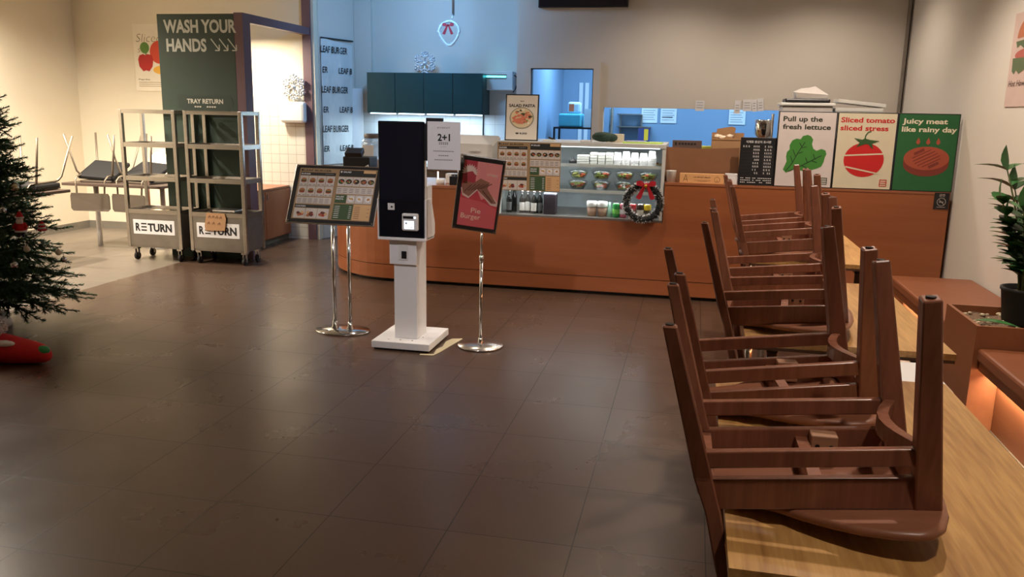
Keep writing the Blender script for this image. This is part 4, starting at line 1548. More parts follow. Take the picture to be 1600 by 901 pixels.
b = MB(); b.tube([(-2.43, 9.672, 1.9), (-2.435, 9.674, 1.6), (-2.44, 9.674, 1.3), (-2.44, 9.674, 1.0)], .008, 8)
tag(b.build('wall_cable', M_BLACK), 'black cable running down the tiles right of the teal cabinets', 'cable')
# back bar worktop (hidden behind the counter but carries the cabinets' light)
b = MB(); b.b2((-3.8, 9.15, .83), (-1.9, 9.68, .87)); b.mi = 1; b.b2((-3.78, 9.2, 0), (-1.9, 9.68, .83))
tag(b.build('back_worktop', [M_STEEL, M_STEELD]), 'steel worktop along the tiled back bar wall', 'worktop')
# heart wreath hanging from a pole
b = MB(); b.cyl((0, 0, .50), (0, 0, 0), .014, n=12); o = b.build('ceiling_pole', M_STEELD); o.location = (-2.615, 9.0, 2.5)
tag(o, 'thin grey pole hanging from the ceiling over the back bar', 'pole')
t = thing('heart_wreath', 'white wreath with a red bow hanging from the ceiling pole', 'wreath', (-2.65, 8.97, 2.33))
b = MB()
rnd = random.Random(3)
ringp = []
for i in range(28):
    a = 2 * PI * i / 28
    r = .112
    z = r * math.sin(a) * (1.28 if math.sin(a) < 0 else .95)
    x = r * math.cos(a) * (1 - .32 * max(0, -math.sin(a)))
    ringp.append(Vector((x, 0, z)))
b.tube(ringp, .012, 8, True)
for p in ringp:
    for k in range(12):
        e = Vector((rnd.gauss(0, 1), rnd.gauss(0, 1), rnd.gauss(0, 1))).normalized()
        b.tube([p, p + e * .026], [.0035, .001], 3)
b.build('ring', M_FUR, t)


def bow(parent, c, s):
    b = MB()
    c = Vector(c)
    for sg in (-1, 1):
        P = [(0, .0, 0), (sg * .35, -.05, .28), (sg * .62, -.02, .22), (sg * .60, -.02, -.04), (sg * .30, -.05, -.10)]
        vs = [b.v(c + Vector(p) * s) for p in P]
        b.face(vs)
        b.face([b.v(c + Vector((x, y + .10, z)) * s) for x, y, z in reversed(P)])
        T = [(0, 0, 0), (sg * .20, -.06, -.08), (sg * .62, -.04, -.85), (sg * .40, -.02, -.95), (sg * .28, -.02, -.88)]
        b.face([b.v(c + Vector(p) * s) for p in T])
    b.sphere(c + Vector((0, -.04 * s, .02 * s)), .13 * s, 10)
    return b.build('bow', M_BOW, parent)


bow(t, (-.005, -.03, .06), .10)
b = MB(); b.tube([(.02, 0, .10), (.032, .01, .16), (.034, .028, .20)], .004, 6); b.build('hanging_loop', M_SNOW, t)

# black screen high on the kitchen wall
t = thing('wall_screen', 'black screen hung high on the wall above the kitchen doorway', 'screen', (-1.2, 8.84, 2.555))
b = MB(); b.b2((-.46, 0, 0), (.46, .05, .42), .004); b.build('frame', M_BLACK, t)
b = MB(); b.b2((-.445, -.002, .015), (.445, 0, .405)); b.build('panel', M_SCREEN, t)

# ------------------------------------------------------------------ kitchen beyond the hatch
for x, y, w_, h_, lb in ((-.685, 11.49, .21, .20, 'left paper sheet on the blue kitchen wall'), (-.445, 11.49, .21, .20, 'paper sheet with bold line, second on the blue kitchen wall'), (.40, 11.49, .21, .19, 'right paper sheet on the blue kitchen wall')):
    b = MB(); b.b2((0, 0, 0), (w_, .004, h_)); b.mi = 1
    for k in range(5):
        b.rect(.02, h_ - .04 - k * .03, w_ - .03 - .02 * (k % 2), h_ - .034 - k * .03, -.001)
    if 'bold' in lb:
        b.rect(.02, h_ - .13, w_ - .05, h_ - .115, -.001)
    o = b.build('wall_sheet', [M_PAPER, M_GREYINK]); o.location = (x * 11.49 / 11.0, y - .004, 1.39)
    tag(o, lb, 'paper', 'papers on the kitchen wall')
b = MB(); b.cyl((0, 0, 0), (0, 0, CEIL), .028, n=14); o = b.build('steel_pole', M_STEEL); o.location = (-1.03, 10.6, 0)
tag(o, 'vertical steel pole inside the kitchen by the hatch edge', 'pole')
t = thing('wall_shelf', 'small steel shelf with plates behind the kitchen hatch', 'shelf', (-.80, 11.25, 1.33))
b = MB(); b.b2((-.22, 0, 0), (.22, .24, .012)); b.b2((-.22, 0, .16), (.10, .24, .172)); b.build('boards', M_STEEL, t)
b = MB(); b.b2((-.2, .2, -.10), (-.18, .24, .17)); b.b2((.08, .2, -.10), (.10, .24, .17)); b.build('brackets', M_STEELD, t)
t = thing('kitchen_rack', 'dark rack with shelves seen through the kitchen doorway', 'rack', (-1.42, 10.4, 0))
b = MB()
for sx in (-1, 1):
    for sy in (-1, 1):
        b.b2((sx * .26 - .012, sy * .2 - .012, 0), (sx * .26 + .012, sy * .2 + .012, 1.32))
b.build('uprights', M_DMETAL, t)
for z in (.6, 1.0, 1.31):
    b = MB(); b.b2((-.27, -.21, z), (.27, .21, z + .02)); b.build('shelf', M_DMETAL, t)
b = MB(); b.b2((-.16, -.15, 0), (.12, .15, .16), .02); o = b.build('plastic_tub', mat('aqua_plastic', (90, 180, 200), .4)); o.location = (-1.48, 10.4, 1.331)
tag(o, 'aqua plastic tub on the rack behind the kitchen doorway', 'tub')
b = MB(); b.box((0, 0, .07), (.16, .12, .14), bev=.03); b.mi = 1; b.box((-.03, -.062, .07), (.06, .004, .09)); o = b.build('snack_bag', [colr('pale_bag', (190, 210, 220)), colr('orange_print', (214, 110, 70))]); o.location = (-1.46, 10.36, 1.492)
tag(o, 'crumpled bag with orange print lying on the aqua tub', 'bag')
b = MB()
b.prism([(-.10, -.08), (.10, -.08), (.13, .06), (-.06, .09)], 0, .22); o = b.build('plastic_bag', colr('white_film', (200, 215, 225))); o.location = (-1.23, 10.35, 1.331)
tag(o, 'white plastic bag at the right end of the kitchen rack', 'bag')
for x, lb in ((-1.565, 'left of two upright white strips on the wall seen through the doorway'), (-1.485, 'right of two upright white strips on the wall seen through the doorway')):
    b = MB(); b.b2((0, 0, 0), (.05, .01, .9)); o = b.build('paper_strip', M_PAPER); o.location = (x, 11.488, 1.0)
    tag(o, lb, 'strip', 'white strips on the kitchen wall')
# order slips clipped above the hatch
for x, z, w_, h_, a, lb in ((-.015, 1.545, .09, .10, 0, 'square white slip stuck alone above the hatch'), (.368, 1.525, .06, .13, .05, 'leftmost of four order slips at the hatch edge'), (.455, 1.548, .085, .115, -.04, 'second of four order slips at the hatch edge'), (.545, 1.545, .05, .12, -.08, 'third of four order slips at the hatch edge'), (.60, 1.55, .06, .125, -.1, 'rightmost of four order slips at the hatch edge')):
    b = MB(); b.b2((0, 0, 0), (w_, .002, h_)); b.mi = 1
    for k in range(3):
        b.rect(.012, .03 + k * .025, w_ - .015, .034 + k * .025, -.001)
    o = b.build('order_slip', [M_PAPER, M_GREYINK]); o.location = (x, 8.893, z); o.rotation_euler = (0, a, 0)
    tag(o, lb, 'paper slip', 'slips above the hatch')

# ------------------------------------------------------------------ things on the counter, left part (top at .87)
t = thing('card_terminal', 'black receipt terminal on the rounded counter end', 'terminal', (-3.02, 7.32, .87))
b = MB(); b.b2((-.13, -.09, 0), (.13, .11, .20), .008); b.build('body', M_BLACK, t)
b = MB(); b.box((-.03, -.05, .235), (.16, .10, .05), Euler((.5, 0, .1)).to_matrix(), bev=.006); b.build('head', M_BLACK, t)
b = MB(); b.tube([(.09, -.092, .11), (.12, -.10, .13), (.125, -.10, .08)], .006, 6); b.build('cord', M_PLAST, t)
t = thing('drink_jar', 'clear glass drink jar with a grey lid on the counter', 'jar', (-2.93, 7.55, .87))
jar_x = -.08
t.location.x = -2.985 + .0
b = MB(); b.lathe([(0, 0), (.10, 0), (.108, .01), (.108, .31), (.095, .345), (.07, .36), (.066, .36), (.09, .335), (.10, .30), (.10, .012), (0, .012)], n=28); b.build('body', glass_mat('jar_glass', (.92, .95, .97), .22, .12), t)
b = MB(); b.lathe([(0, .361), (.075, .361), (.078, .366), (.078, .40), (.07, .404), (0, .404)], n=24); b.build('lid', colr('jar_lid_grey', (128, 120, 116), .4), t)
b = MB(); b.lathe([(0, .014), (.098, .014), (.098, .16), (0, .16)], n=24); b.build('drink', colr('pale_drink', (196, 190, 176), .3), t)
b = MB(); b.b2((-.055, -.1105, .17), (.055, -.1085, .30)); b.build('sticker', M_PAPER, t)
t = thing('pos_monitor', 'white back of a till monitor standing behind the kiosk', 'monitor', (-1.87, 7.22, .87))
b = MB()
prof = [(-.19, .40), (.17, .42), (.19, .40), (.185, .10), (-.19, .10)]
b.plate([(-.19, .09), (.185, .09), (.195, .40), (.18, .42), (-.175, .425), (-.19, .41)], 0.03, .05)
A = [b.v((x, .03, z)) for x, z in ((-.19, .09), (.185, .09), (.195, .40), (.18, .42), (-.175, .425), (-.19, .41))]
B = [b.v((x * .78, -.06, .09 + (z - .09) * .78)) for x, z in ((-.19, .09), (.185, .09), (.195, .40), (.18, .42), (-.175, .425), (-.19, .41))]
for i in range(6):
    b.face([B[i], B[(i + 1) % 6], A[(i + 1) % 6], A[i]])
b.face(B)
b.build('shell', M_PLAST, t)
b = MB(); b.box((-.01, -.065, .29), (.10, .012, .012)); b.box((.0, -.064, .20), (.20, .006, .10)); b.build('vent', M_PLAST, t)
b = MB(); b.b2((-.05, -.03, .0), (.05, .03, .12)); b.b2((-.10, -.07, 0), (.10, .10, .012)); b.build('stand', M_PLAST, t)
b = MB(); b.b2((-.16, .05, .12), (.16, .054, .39)); b.build('display', M_SCREEN, t)
t = thing('stamp_lamp', 'small white round device with lit stick on the counter', 'device', (-2.145, 7.0, .87))
b = MB(); b.lathe([(0, 0), (.034, 0), (.038, .02), (.036, .045), (0, .048)], n=18); b.build('body', M_PLAST, t)
b = MB(); b.cyl((-.018, -.01, .046), (-.018, -.01, .11), .006, n=10); b.build('stick', glow('stick_glow', (1, .82, .62), 4), t)
b = MB(); b.b2((-.05, -.04, 0), (.05, .05, .085), .006); o = b.build('white_carton', M_PLAST); o.location = (-2.085, 7.16, .87)
tag(o, 'white carton behind the small lit device on the counter', 'carton')
t = thing('card_holder', 'black box of odds and ends beside the poster frame', 'box', (-1.995, 7.0, .87))
b = MB(); b.b2((-.055, -.045, 0), (.055, .045, .075), .003); b.build('body', M_BLACK, t)
b = MB()
for k in range(6):
    b.box((-.035 + k * .013, random.uniform(-.02, .02), .083), (.012, .05, .02), Euler((0, random.uniform(-.4, .4), random.uniform(-.4, .4))).to_matrix())
b.build('contents', M_STEELD, t)

# framed salad pasta notice on the display case
t = thing('framed_notice', 'black framed salad pasta notice standing on the display case', 'notice', (-1.435, 7.0, 1.262))
W, H = .285, .385
fr = thing('tmp', 'x', 'x')
bpy.data.objects.remove(fr)
b = MB(); b.b2((-W / 2, 0, 0), (W / 2, .016, H), .002); o = b.build('frame', M_BLACK, t)
o.rotation_euler = (-.08, 0, 0)
y = -.001
c = MB(); c.rect(-W / 2 + .01, .01, W / 2 - .01, H - .01, y); c.mi = 1
c.text('NEW', 0, H - .062, .008, y - .0005, .036, 'CENTER', bold=.03)
c.text('SALAD PASTA', 0, H - .105, .024, y - .0005, .225, 'CENTER', bold=.035)
c.text('₩ 8,500', 0, .055, .014, y - .0005, .10, 'CENTER', bold=.03)
c.mi = 2; c.ell(0, .188, .105, .09, y - .0005, 28)
c.mi = 3; c.ell(0, .190, .095, .082, y - .0008, 28)
rr = random.Random(9)
for k in range(46):
    c.mi = rr.choice((3, 4, 5, 6, 4, 7))
    a, r = rr.uniform(0, 2 * PI), math.sqrt(rr.random()) * .08
    if math.cos(a) < .2 and math.sin(a) < .3 and rr.random() < .6:
        c.mi = 4
    c.ell(r * math.cos(a), .19 + r * .85 * math.sin(a), rr.uniform(.010, .022), rr.uniform(.006, .012), y - .001 - k * .00004, 8)
c.mi = 4
for k in range(4):
    c.ell(-.03 + .01 * k, .165 + .006 * k, .03 - .005 * k, .022 - .004 * k, y - .003 - k * .0001, 12)
c.build('print', [colr('notice_cream', (226, 218, 204)), M_INK, colr('bowl_grey', (150, 144, 128)), colr('pasta_pale', (222, 202, 162)), colr('salmon_pink', (222, 128, 96)), colr('salad_leaf', (120, 140, 62)), colr('olive_dark', (74, 66, 40)), colr('pasta_white', (236, 228, 206))], o)
b = MB(); b.b2((-.03, .018, 0), (.03, .10, .004)); b.box((0, .06, .09), (.03, .006, .19), Euler((.42, 0, 0)).to_matrix()); b.build('easel', M_BLACK, t)

# clutter on the display case
b = MB(); b.sphere((0, 0, .045), .085, 16, (1.15, .7, .48)); b.sphere((-.02, -.02, .062), .06, 12, (1, .8, .4)); b.sphere((.07, 0, .04), .05, 12, (1, .9, .7))
single(b, 'green_pouch', mat('dark_green_cloth', (44, 66, 56), .85, var=.2, scale=30, bump=.3), (-.745, 7.05, 1.2645), 'crumpled dark green pouch on top of the display case', 'pouch')
b = MB(); b.b2((-.07, -.05, 0), (.07, .05, .07), .003)
single(b, 'cream_box', colr('cream_card', (214, 200, 176)), (-.665, 7.24, 1.262), 'cream box behind the green pouch on the display case', 'box', rz=-.1)
b = MB(); b.b2((-.05, -.03, 0), (.05, .03, .12), .002); b.mi = 1; b.b2((.0, -.032, .02), (.035, -.029, .115))
single(b, 'blue_box', [colr('blue_card', (40, 80, 190)), colr('lime_print', (206, 222, 90))], (-.43, 7.35, 1.262), 'blue box with a lime stripe on the display case', 'box', rz=.1)
b = MB(); b.b2((-.16, -.08, 0), (.16, .08, .012)); b.mi = 1; b.b2((-.14, -.06, .0125), (.02, .06, .02))
single(b, 'lime_folders', [colr('lime_folder', (190, 224, 110)), colr('lilac_paper', (190, 190, 225))], (-.42, 7.12, 1.262), 'lime green folder lying flat on the display case', 'folder', rz=-.05)
b = MB(); b.box((0, 0, .008), (.10, .05, .016), bev=.004); b.mi = 1; b.box((.02, 0, .024), (.06, .03, .014), Euler((0, .3, .3)).to_matrix(), bev=.003)
single(b, 'tape_bits', [M_PLAST, M_DMETAL], (-1.20, 7.04, 1.262), 'small pale and dark scraps beside the framed pasta notice', 'scraps')
b = MB(); b.box((0, 0, .01), (.09, .06, .02), bev=.006)
single(b, 'sponge', colr('off_white_cloth', (206, 206, 206)), (-.885, 7.02, 1.262), 'small white pad left of the green pouch', 'pad')

# wreath leaning on the display case corner
t = thing('black_wreath', 'dark frosted wreath with a red bow leaning on the display case', 'wreath', (-.380, 6.845, .797))
t.rotation_euler = (-.05, 0, 0)
b = MB()
rw = random.Random(8)
RX, RZ = .136, .136
rp = [Vector((RX * math.cos(2 * PI * i / 36), 0, RZ * math.sin(2 * PI * i / 36))) for i in range(36)]
b.tube(rp, .022, 10, True)
for i in range(2600):
    a = rw.uniform(0, 2 * PI)
    p = Vector((RX * math.cos(a), 0, RZ * math.sin(a)))
    e = Vector((rw.gauss(0, 1), rw.gauss(0, .8), rw.gauss(0, 1))).normalized()
    rad = Vector((math.cos(a), 0, math.sin(a)))
    b.mi = 1 if rw.random() < (.62 if abs(e.dot(rad)) > .75 else .12) else 0
    q = p + e * .020
    b.tube([q, q + e * .020], [.0035, .001], 3)
b.build('ring', [mat('black_tinsel', (34, 36, 34), .7, var=.3, scale=60), M_FUR], t)
o = bow(t, (.02, -.045, .145), .125)
b = MB(); b.sphere((.02, -.064, .135), .014, 10); b.build('bell', mat('gold_bell', (214, 170, 70), .25, metal=1.0), t)
# the wreath is set on a narrow ledge hook fixed to the counter front

# ------------------------------------------------------------------ counter, right part (top at .963)
TZ2 = .963
b = MB()
pts = [(0, 0), (.61, 0), (.605, .285), (.30, .27), (.003, .28)]
b.plate(pts, 0, .006)
o = b.build('cardboard_flap', M_CARDD); o.location = (-.249, 7.025, .9645); o.rotation_euler = (-.03, 0, 0)
tag(o, 'wide brown cardboard sheet propped up on the counter', 'cardboard')
b = MB(); b.lathe([(0, 0), (.034, 0), (.040, .09), (.042, .095), (.037, .095), (.032, .006), (0, .006)], n=20)
single(b, 'paper_cup', M_PLAST, (-.170, 6.955, TZ2), 'white paper cup before the brown cardboard sheet', 'cup')
b = MB(); b.b2((-.175, -.03, 0), (.175, .03, .078), .002); b.mi = 1
y = -.031
b.text('LA VIE EST BELLE', .0, .046, .010, y, .13, 'CENTER', bold=.02)
b.line([(-.145, .012), (-.128, .068)], .003, y); b.line([(-.111, .012), (-.128, .068)], .003, y); b.line([(-.139, .03), (-.117, .03)], .003, y)
b.line([(.12 + .022 * math.cos(a * PI / 6), .034 + .022 * math.sin(a * PI / 6)) for a in range(13)], .002, y); b.line([(.112, .014), (.12, .03), (.128, .014)], .002, y)
b.line([(-.06, .026), (.07, .026)], .0015, y); b.line([(-.03, .018), (.04, .018)], .0015, y)
single(b, 'kraft_box', [colr('kraft_orange', (222, 168, 112)), colr('kraft_ink', (104, 66, 40))], (.075, 6.945, TZ2), 'low kraft box printed with a small tower on the counter', 'box')
b = MB(); b.b2((-.05, -.03, 0), (.05, .03, .055), .002); b.b2((-.048, -.028, .056), (.048, .028, .085), .002)
single(b, 'napkin_pack', M_PAPER, (.305, 6.955, TZ2), 'stacked white napkins between kraft box and black ingredient board', 'napkins')
t = thing('cardboard_carton', 'torn open brown carton on the counter behind the cardboard sheet', 'carton', (.268, 7.18, TZ2))
b = MB()
for lo, hi in (((-.13, -.10, 0), (.13, -.096, .35)), ((-.13, .096, 0), (.13, .10, .40)), ((-.13, -.096, 0), (-.126, .096, .38)), ((.126, -.096, 0), (.13, .096, .36)), ((-.13, -.10, 0), (.13, .10, .004))):
    b.b2(lo, hi)
b.build('sides', M_CARD, t)
b = MB()
rr = random.Random(4)
q = [(-.13 + .26 * i / 14, .35 + rr.uniform(0, .03)) for i in range(15)]
b.plate([(-.13, .345)] + q + [(.13, .345)], -.104, -.100)
b.build('torn_flap', M_CARD, t)
b = MB()
b.plate([(-.10, .36), (.05, .37), (.06, .44), (.03, .452), (-.09, .43)], .088, .092)
b.build('torn_flap', M_CARD, t)
b = MB()
for k in range(14):
    b.sphere((rr.uniform(-.1, .02), rr.uniform(-.08, .0), .36 + rr.uniform(-.01, .02)), rr.uniform(.015, .028), 7, (1.3, 1, .7))
b.build('crumpled_paper', colr('wrap_paper', (226, 206, 180)), t)
b = MB(); b.b2((-.12, -.01, 0), (.12, .02, .33), .002); b.mi = 1
b.rect(-.10, .29, -.085, .315, -.0115)
for k in range(6):
    b.rect(-.07 + k * .025, .295, -.053 + k * .025, .31, -.0115)
single(b, 'dark_carton', [colr('taupe_card', (104, 82, 74)), M_INK], (-.06, 7.22, TZ2), 'dark grey brown carton top showing behind the cardboard sheet', 'carton')
b = MB(); b.b2((-.09, -.05, 0), (.09, .05, .285), .004)
single(b, 'lime_bag', colr('lime_bag_film', (206, 214, 90)), (.07, 7.32, TZ2), 'yellow green pack behind the cardboard sheet', 'pack')
# ingredient board
b = MB(); W, H = .272, .375
b.b2((-W / 2, 0, 0), (W / 2, .014, H), .003); b.mi = 1
y = -.001
b.text('식재료 원산지 표시판', 0, H - .042, .016, y, .19, 'CENTER', bold=.01)
for r in range(9):
    z = H - .075 - r * .026
    for c_, (x, wd) in enumerate(((-.115, .06), (-.035, .05), (.05, .06))):
        if c_ == 0 and r > 0:
            continue
        n = 3 + (r + c_) % 3
        for k in range(n):
            if random.random() < .85:
                xx = x + k * wd / n
                b.rect(xx, z, xx + wd / n * .62, z + .003, y); b.rect(xx + .002, z + .003, xx + .005, z + .011, y)
                b.rect(xx, z + .010, xx + wd / n * .5, z + .0125, y)
for r in range(3):
    for k in range(18):
        if random.random() < .85:
            b.rect(-.12 + k * .0133, .055 - r * .017, -.12 + k * .0133 + .009, .061 - r * .017, y)
b.mi = 2
for r in range(9):
    z = H - .084 - r * .026
    b.rect(-.125, z, .125, z + .0008, y)
for x in (-.045, .04):
    b.rect(x, .08, x + .0008, H - .06, y)
o = single(b, 'ingredient_board', [mat('black_board', (24, 24, 27), .45), M_PAPER, colr('board_rule', (70, 70, 72))], (.493, 6.905, TZ2), 'black ingredient origin board standing on the counter', 'board')
o.rotation_euler = (-.03, 0, 0)

# the three illustrated boards
BW, BH = .431, .582


def board(k, label, bg, draw, mats):
    b = MB()
    b.b2((0, 0, 0), (BW, .018, BH), .002)
    b.mi = 1
    b.rect(.007, .007, BW - .007, BH - .007, -.001)
    draw(b)
    o = b.build('picture_board', [M_BLACK] + mats)
    o.location = (.628 + k * (BW + .003), 6.893, TZ2)
    tag(o, label, 'picture board', 'illustrated boards on the counter')


def tray_icon(b, mi):
    b.mi = mi
    x0, z0 = BW - .085, .03
    b.line([(x0, z0), (x0 + .048, z0), (x0 + .048, z0 + .048), (x0, z0 + .048), (x0, z0)], .005, -.003)
    for k in (1, 2):
        b.line([(x0, z0 + k * .016), (x0 + .048, z0 + k * .016)], .005, -.003)


def d_lettuce(b):
    b.mi = 2
    b.text('Pull up the', .035, BH - .075, .038, -.002, .29, bold=.028)
    b.text('fresh lettuce', .035, BH - .135, .038, -.002, .355, bold=.028)
    g = [(.085, .11), (.062, .135), (.075, .17), (.085, .20), (.078, .235), (.082, .27), (.10, .29), (.098, .325), (.115, .36), (.145, .375), (.175, .37), (.19, .395), (.225, .405), (.25, .395), (.268, .37), (.262, .335), (.275, .30), (.30, .285), (.335, .30), (.365, .29), (.375, .262), (.365, .235), (.36, .20), (.345, .165), (.315, .15), (.285, .14), (.25, .125), (.20, .13), (.15, .14), (.12, .125)]
    b.mi = 3; b.flat(g, -.002)
    b.mi = 4
    b.line([(.085, .125), (.13, .19), (.16, .26), (.21, .35)], .006, -.003)
    for p, q in (((.13, .19), (.11, .24)), ((.15, .235), (.125, .29)), ((.16, .26), (.20, .275)), ((.185, .305), (.225, .315)), ((.19, .31), (.17, .345))):
        b.line([p, q], .005, -.0032)
    b.line([(.10, .12), (.20, .17), (.27, .21), (.34, .25)], .006, -.0034)
    for p, q in (((.20, .17), (.235, .155)), ((.24, .195), (.225, .23)), ((.27, .21), (.31, .195)), ((.29, .225), (.28, .26))):
        b.line([p, q], .005, -.0036)
    tray_icon(b, 4)


def d_tomato(b):
    b.mi = 2
    b.text('Sliced tomato', .025, BH - .075, .038, -.002, .385, bold=.028)
    b.text('sliced stress', .025, BH - .135, .038, -.002, .345, bold=.028)
    b.ell(.215, .225, .145, .130, -.002, 40)
    b.mi = 1
    b.flat([(.069, .250), (.361, .270), (.361, .281), (.069, .261)], -.003)
    b.flat([(.085, .165), (.33, .118), (.33, .128), (.088, .176)], -.003)
    b.mi = 3
    c = (.215, .345)
    tips = [(.10, .365), (.13, .385), (.195, .372), (.165, .315), (.225, .352), (.26, .305), (.25, .355), (.315, .365), (.24, .388), (.20, .392)]
    b.flat([(.13, .39), (.19, .378), (.21, .388), (.245, .378), (.315, .37), (.265, .35), (.275, .305), (.235, .345), (.215, .345), (.15, .32), (.175, .355)], -.0035)
    b.line([(.21, .38), (.212, .41), (.228, .435), (.25, .442)], .008, -.004)
    tray_icon(b, 2)


def d_patty(b):
    b.mi = 2
    b.text('Juicy meat', .03, BH - .075, .038, -.002, .315, bold=.028)
    b.text('like rainy day', .03, BH - .135, .038, -.002, .385, bold=.028)
    b.mi = 4
    b.ell(.225, .205, .16, .090, -.0020, 32)
    b.rect(.065, .205, .385, .245, -.0022)
    b.mi = 3; b.ell(.225, .25, .16, .088, -.0026, 36)
    b.mi = 4
    for k in range(7):
        f = (k - 3) / 3
        x, z = .225 + f * .055, .25 - f * .048
        l_ = .10 * math.sqrt(max(0.05, 1 - (f * .9) ** 2))
        wd = .022 if abs(k - 3) == 3 else .007
        b.line([(x - l_ * .78, z - l_ * .42), (x + l_ * .78, z + l_ * .42)], wd, -.003)
    for x in (.155, .225, .295):
        b.mi = 3
        b.flat([(x, .405), (x - .014, .375), (x - .013, .362), (x, .352), (x + .013, .362), (x + .014, .375)], -.003)


board(0, 'white picture board of green lettuce leaves on the counter', 0, d_lettuce, [colr('board_white', (214, 204, 200)), colr('board_dark_ink', (52, 58, 44)), colr('board_green', (62, 132, 48)), colr('board_deep_green', (34, 66, 34))])
board(1, 'cream picture board of a sliced red tomato on the counter', 0, d_tomato, [colr('board_cream', (218, 208, 180)), colr('board_red', (200, 30, 30)), colr('board_calyx', (50, 88, 44))])
board(2, 'green picture board of a grilled meat patty on the counter', 0, d_patty, [colr('board_bottle_green', (34, 98, 52)), colr('board_cream_ink', (232, 222, 196)), colr('board_meat', (166, 78, 54)), colr('board_meat_dark', (126, 52, 38))])
b = MB(); b.b2((-.052, 0, 0), (.052, .004, .125)); b.mi = 1
y = -.001
b.text('금연', 0, .096, .018, y, .04, 'CENTER', bold=.02)
b.line([(.03 * math.cos(2 * PI * i / 20), .055 + .03 * math.sin(2 * PI * i / 20)) for i in range(21)], .004, y)
b.line([(-.021, .076), (.021, .034)], .004, y); b.rect(-.018, .051, .014, .058, y - .0003)
b.line([(-.03, .015), (.03, .015)], .004, y)
o = b.build('no_smoking_sign', [M_BLACK, colr('sign_pale_ink', (176, 166, 158))]); o.location = (1.862, 6.885, .835)
tag(o, 'small black no smoking sign on the counter panel corner', 'sign')

# behind the boards: tub with black lid, foam pack, white trays, steel mixer
t = thing('storage_tub', 'clear tub with a flat black lid behind the lettuce board', 'tub', (.85, 7.17, TZ2))
b = MB(); b.b2((-.19, -.14, 0), (.19, .14, .625), .01); b.build('body', mat('frosted_plastic', (196, 190, 184), .35), t)
b = MB(); b.b2((-.205, -.155, .625), (.205, .155, .648), .006); b.mi = 1; b.b2((-.17, -.12, .648), (.17, .12, .682), .012); b.build('lid', [M_PLAST, M_BLACK], t)
b = MB()
rr = random.Random(2)
A = [b.v((x, y, 0)) for x, y in ((-.11, -.07), (.11, -.08), (.12, .07), (-.10, .08))]
Bq = [b.v((x, y, z)) for x, y, z in ((-.13, -.09, .045), (.125, -.09, .03), (.13, .08, .045), (-.11, .09, .055))]
Cq = [b.v((x, y, z)) for x, y, z in ((-.05, -.03, .075), (.03, -.04, .095), (.05, .03, .09), (-.06, .04, .08))]
for P1, P2 in ((A, Bq), (Bq, Cq)):
    for i in range(4):
        b.face([P1[i], P1[(i + 1) % 4], P2[(i + 1) % 4], P2[i]])
b.face(list(reversed(A))); b.face(Cq)
single(b, 'foam_pack', mat('white_film_pack', (226, 220, 214), .3, var=.05), (.87, 7.15, TZ2 + .683), 'crumpled white food pack on the black tub lid', 'pack', rz=.1)
b = MB(); b.b2((-.17, -.12, 0), (.17, .12, .555), .006)
single(b, 'white_crate', M_PLAST, (1.24, 7.17, TZ2), 'white crate under the trays, hidden behind the tomato board', 'crate')


def white_tray(rx, lb, loc):
    b = MB()
    R = Euler((0, rx, 0)).to_matrix()
    b.box((0, 0, .004), (.34, .25, .006), R)
    for sx in (-1, 1):
        b.box(R @ Vector((sx * .172, 0, .016)), (.008, .262, .026), R, bev=.002)
        b.box(R @ Vector((0, sx * .127, .016)), (.336, .008, .026), R, bev=.002)
    single(b, 'white_tray', M_PLAST, loc, lb, 'tray', 'white trays behind the boards')


white_tray(0, 'lower flat white tray behind the tomato board', (1.24, 7.17, TZ2 + .556))
white_tray(0, 'upper flat white tray behind the tomato board', (1.235, 7.17, TZ2 + .586))
white_tray(.10, 'tilted white tray lying on top of the flat trays', (1.25, 7.17, TZ2 + .636))
t = thing('steel_mixer', 'round steel mixing pot beside the lettuce board', 'pot', (.555, 7.32, TZ2))
b = MB(); b.lathe([(0, .33), (.03, .34), (.07, .39), (.075, .44), (.075, .50), (.07, .51), (0, .51)], n=24); b.build('bowl', M_CHROME, t)
b = MB(); b.cyl((0, 0, .02), (0, 0, .335), .02, n=12); b.lathe([(0, 0), (.07, 0), (.07, .02), (0, .022)], n=20); b.build('stand', M_STEEL, t)
b = MB(); b.cyl((.06, -.05, .02), (.06, -.05, .56), .010, n=10); b.build('rod', M_STEELD, t)


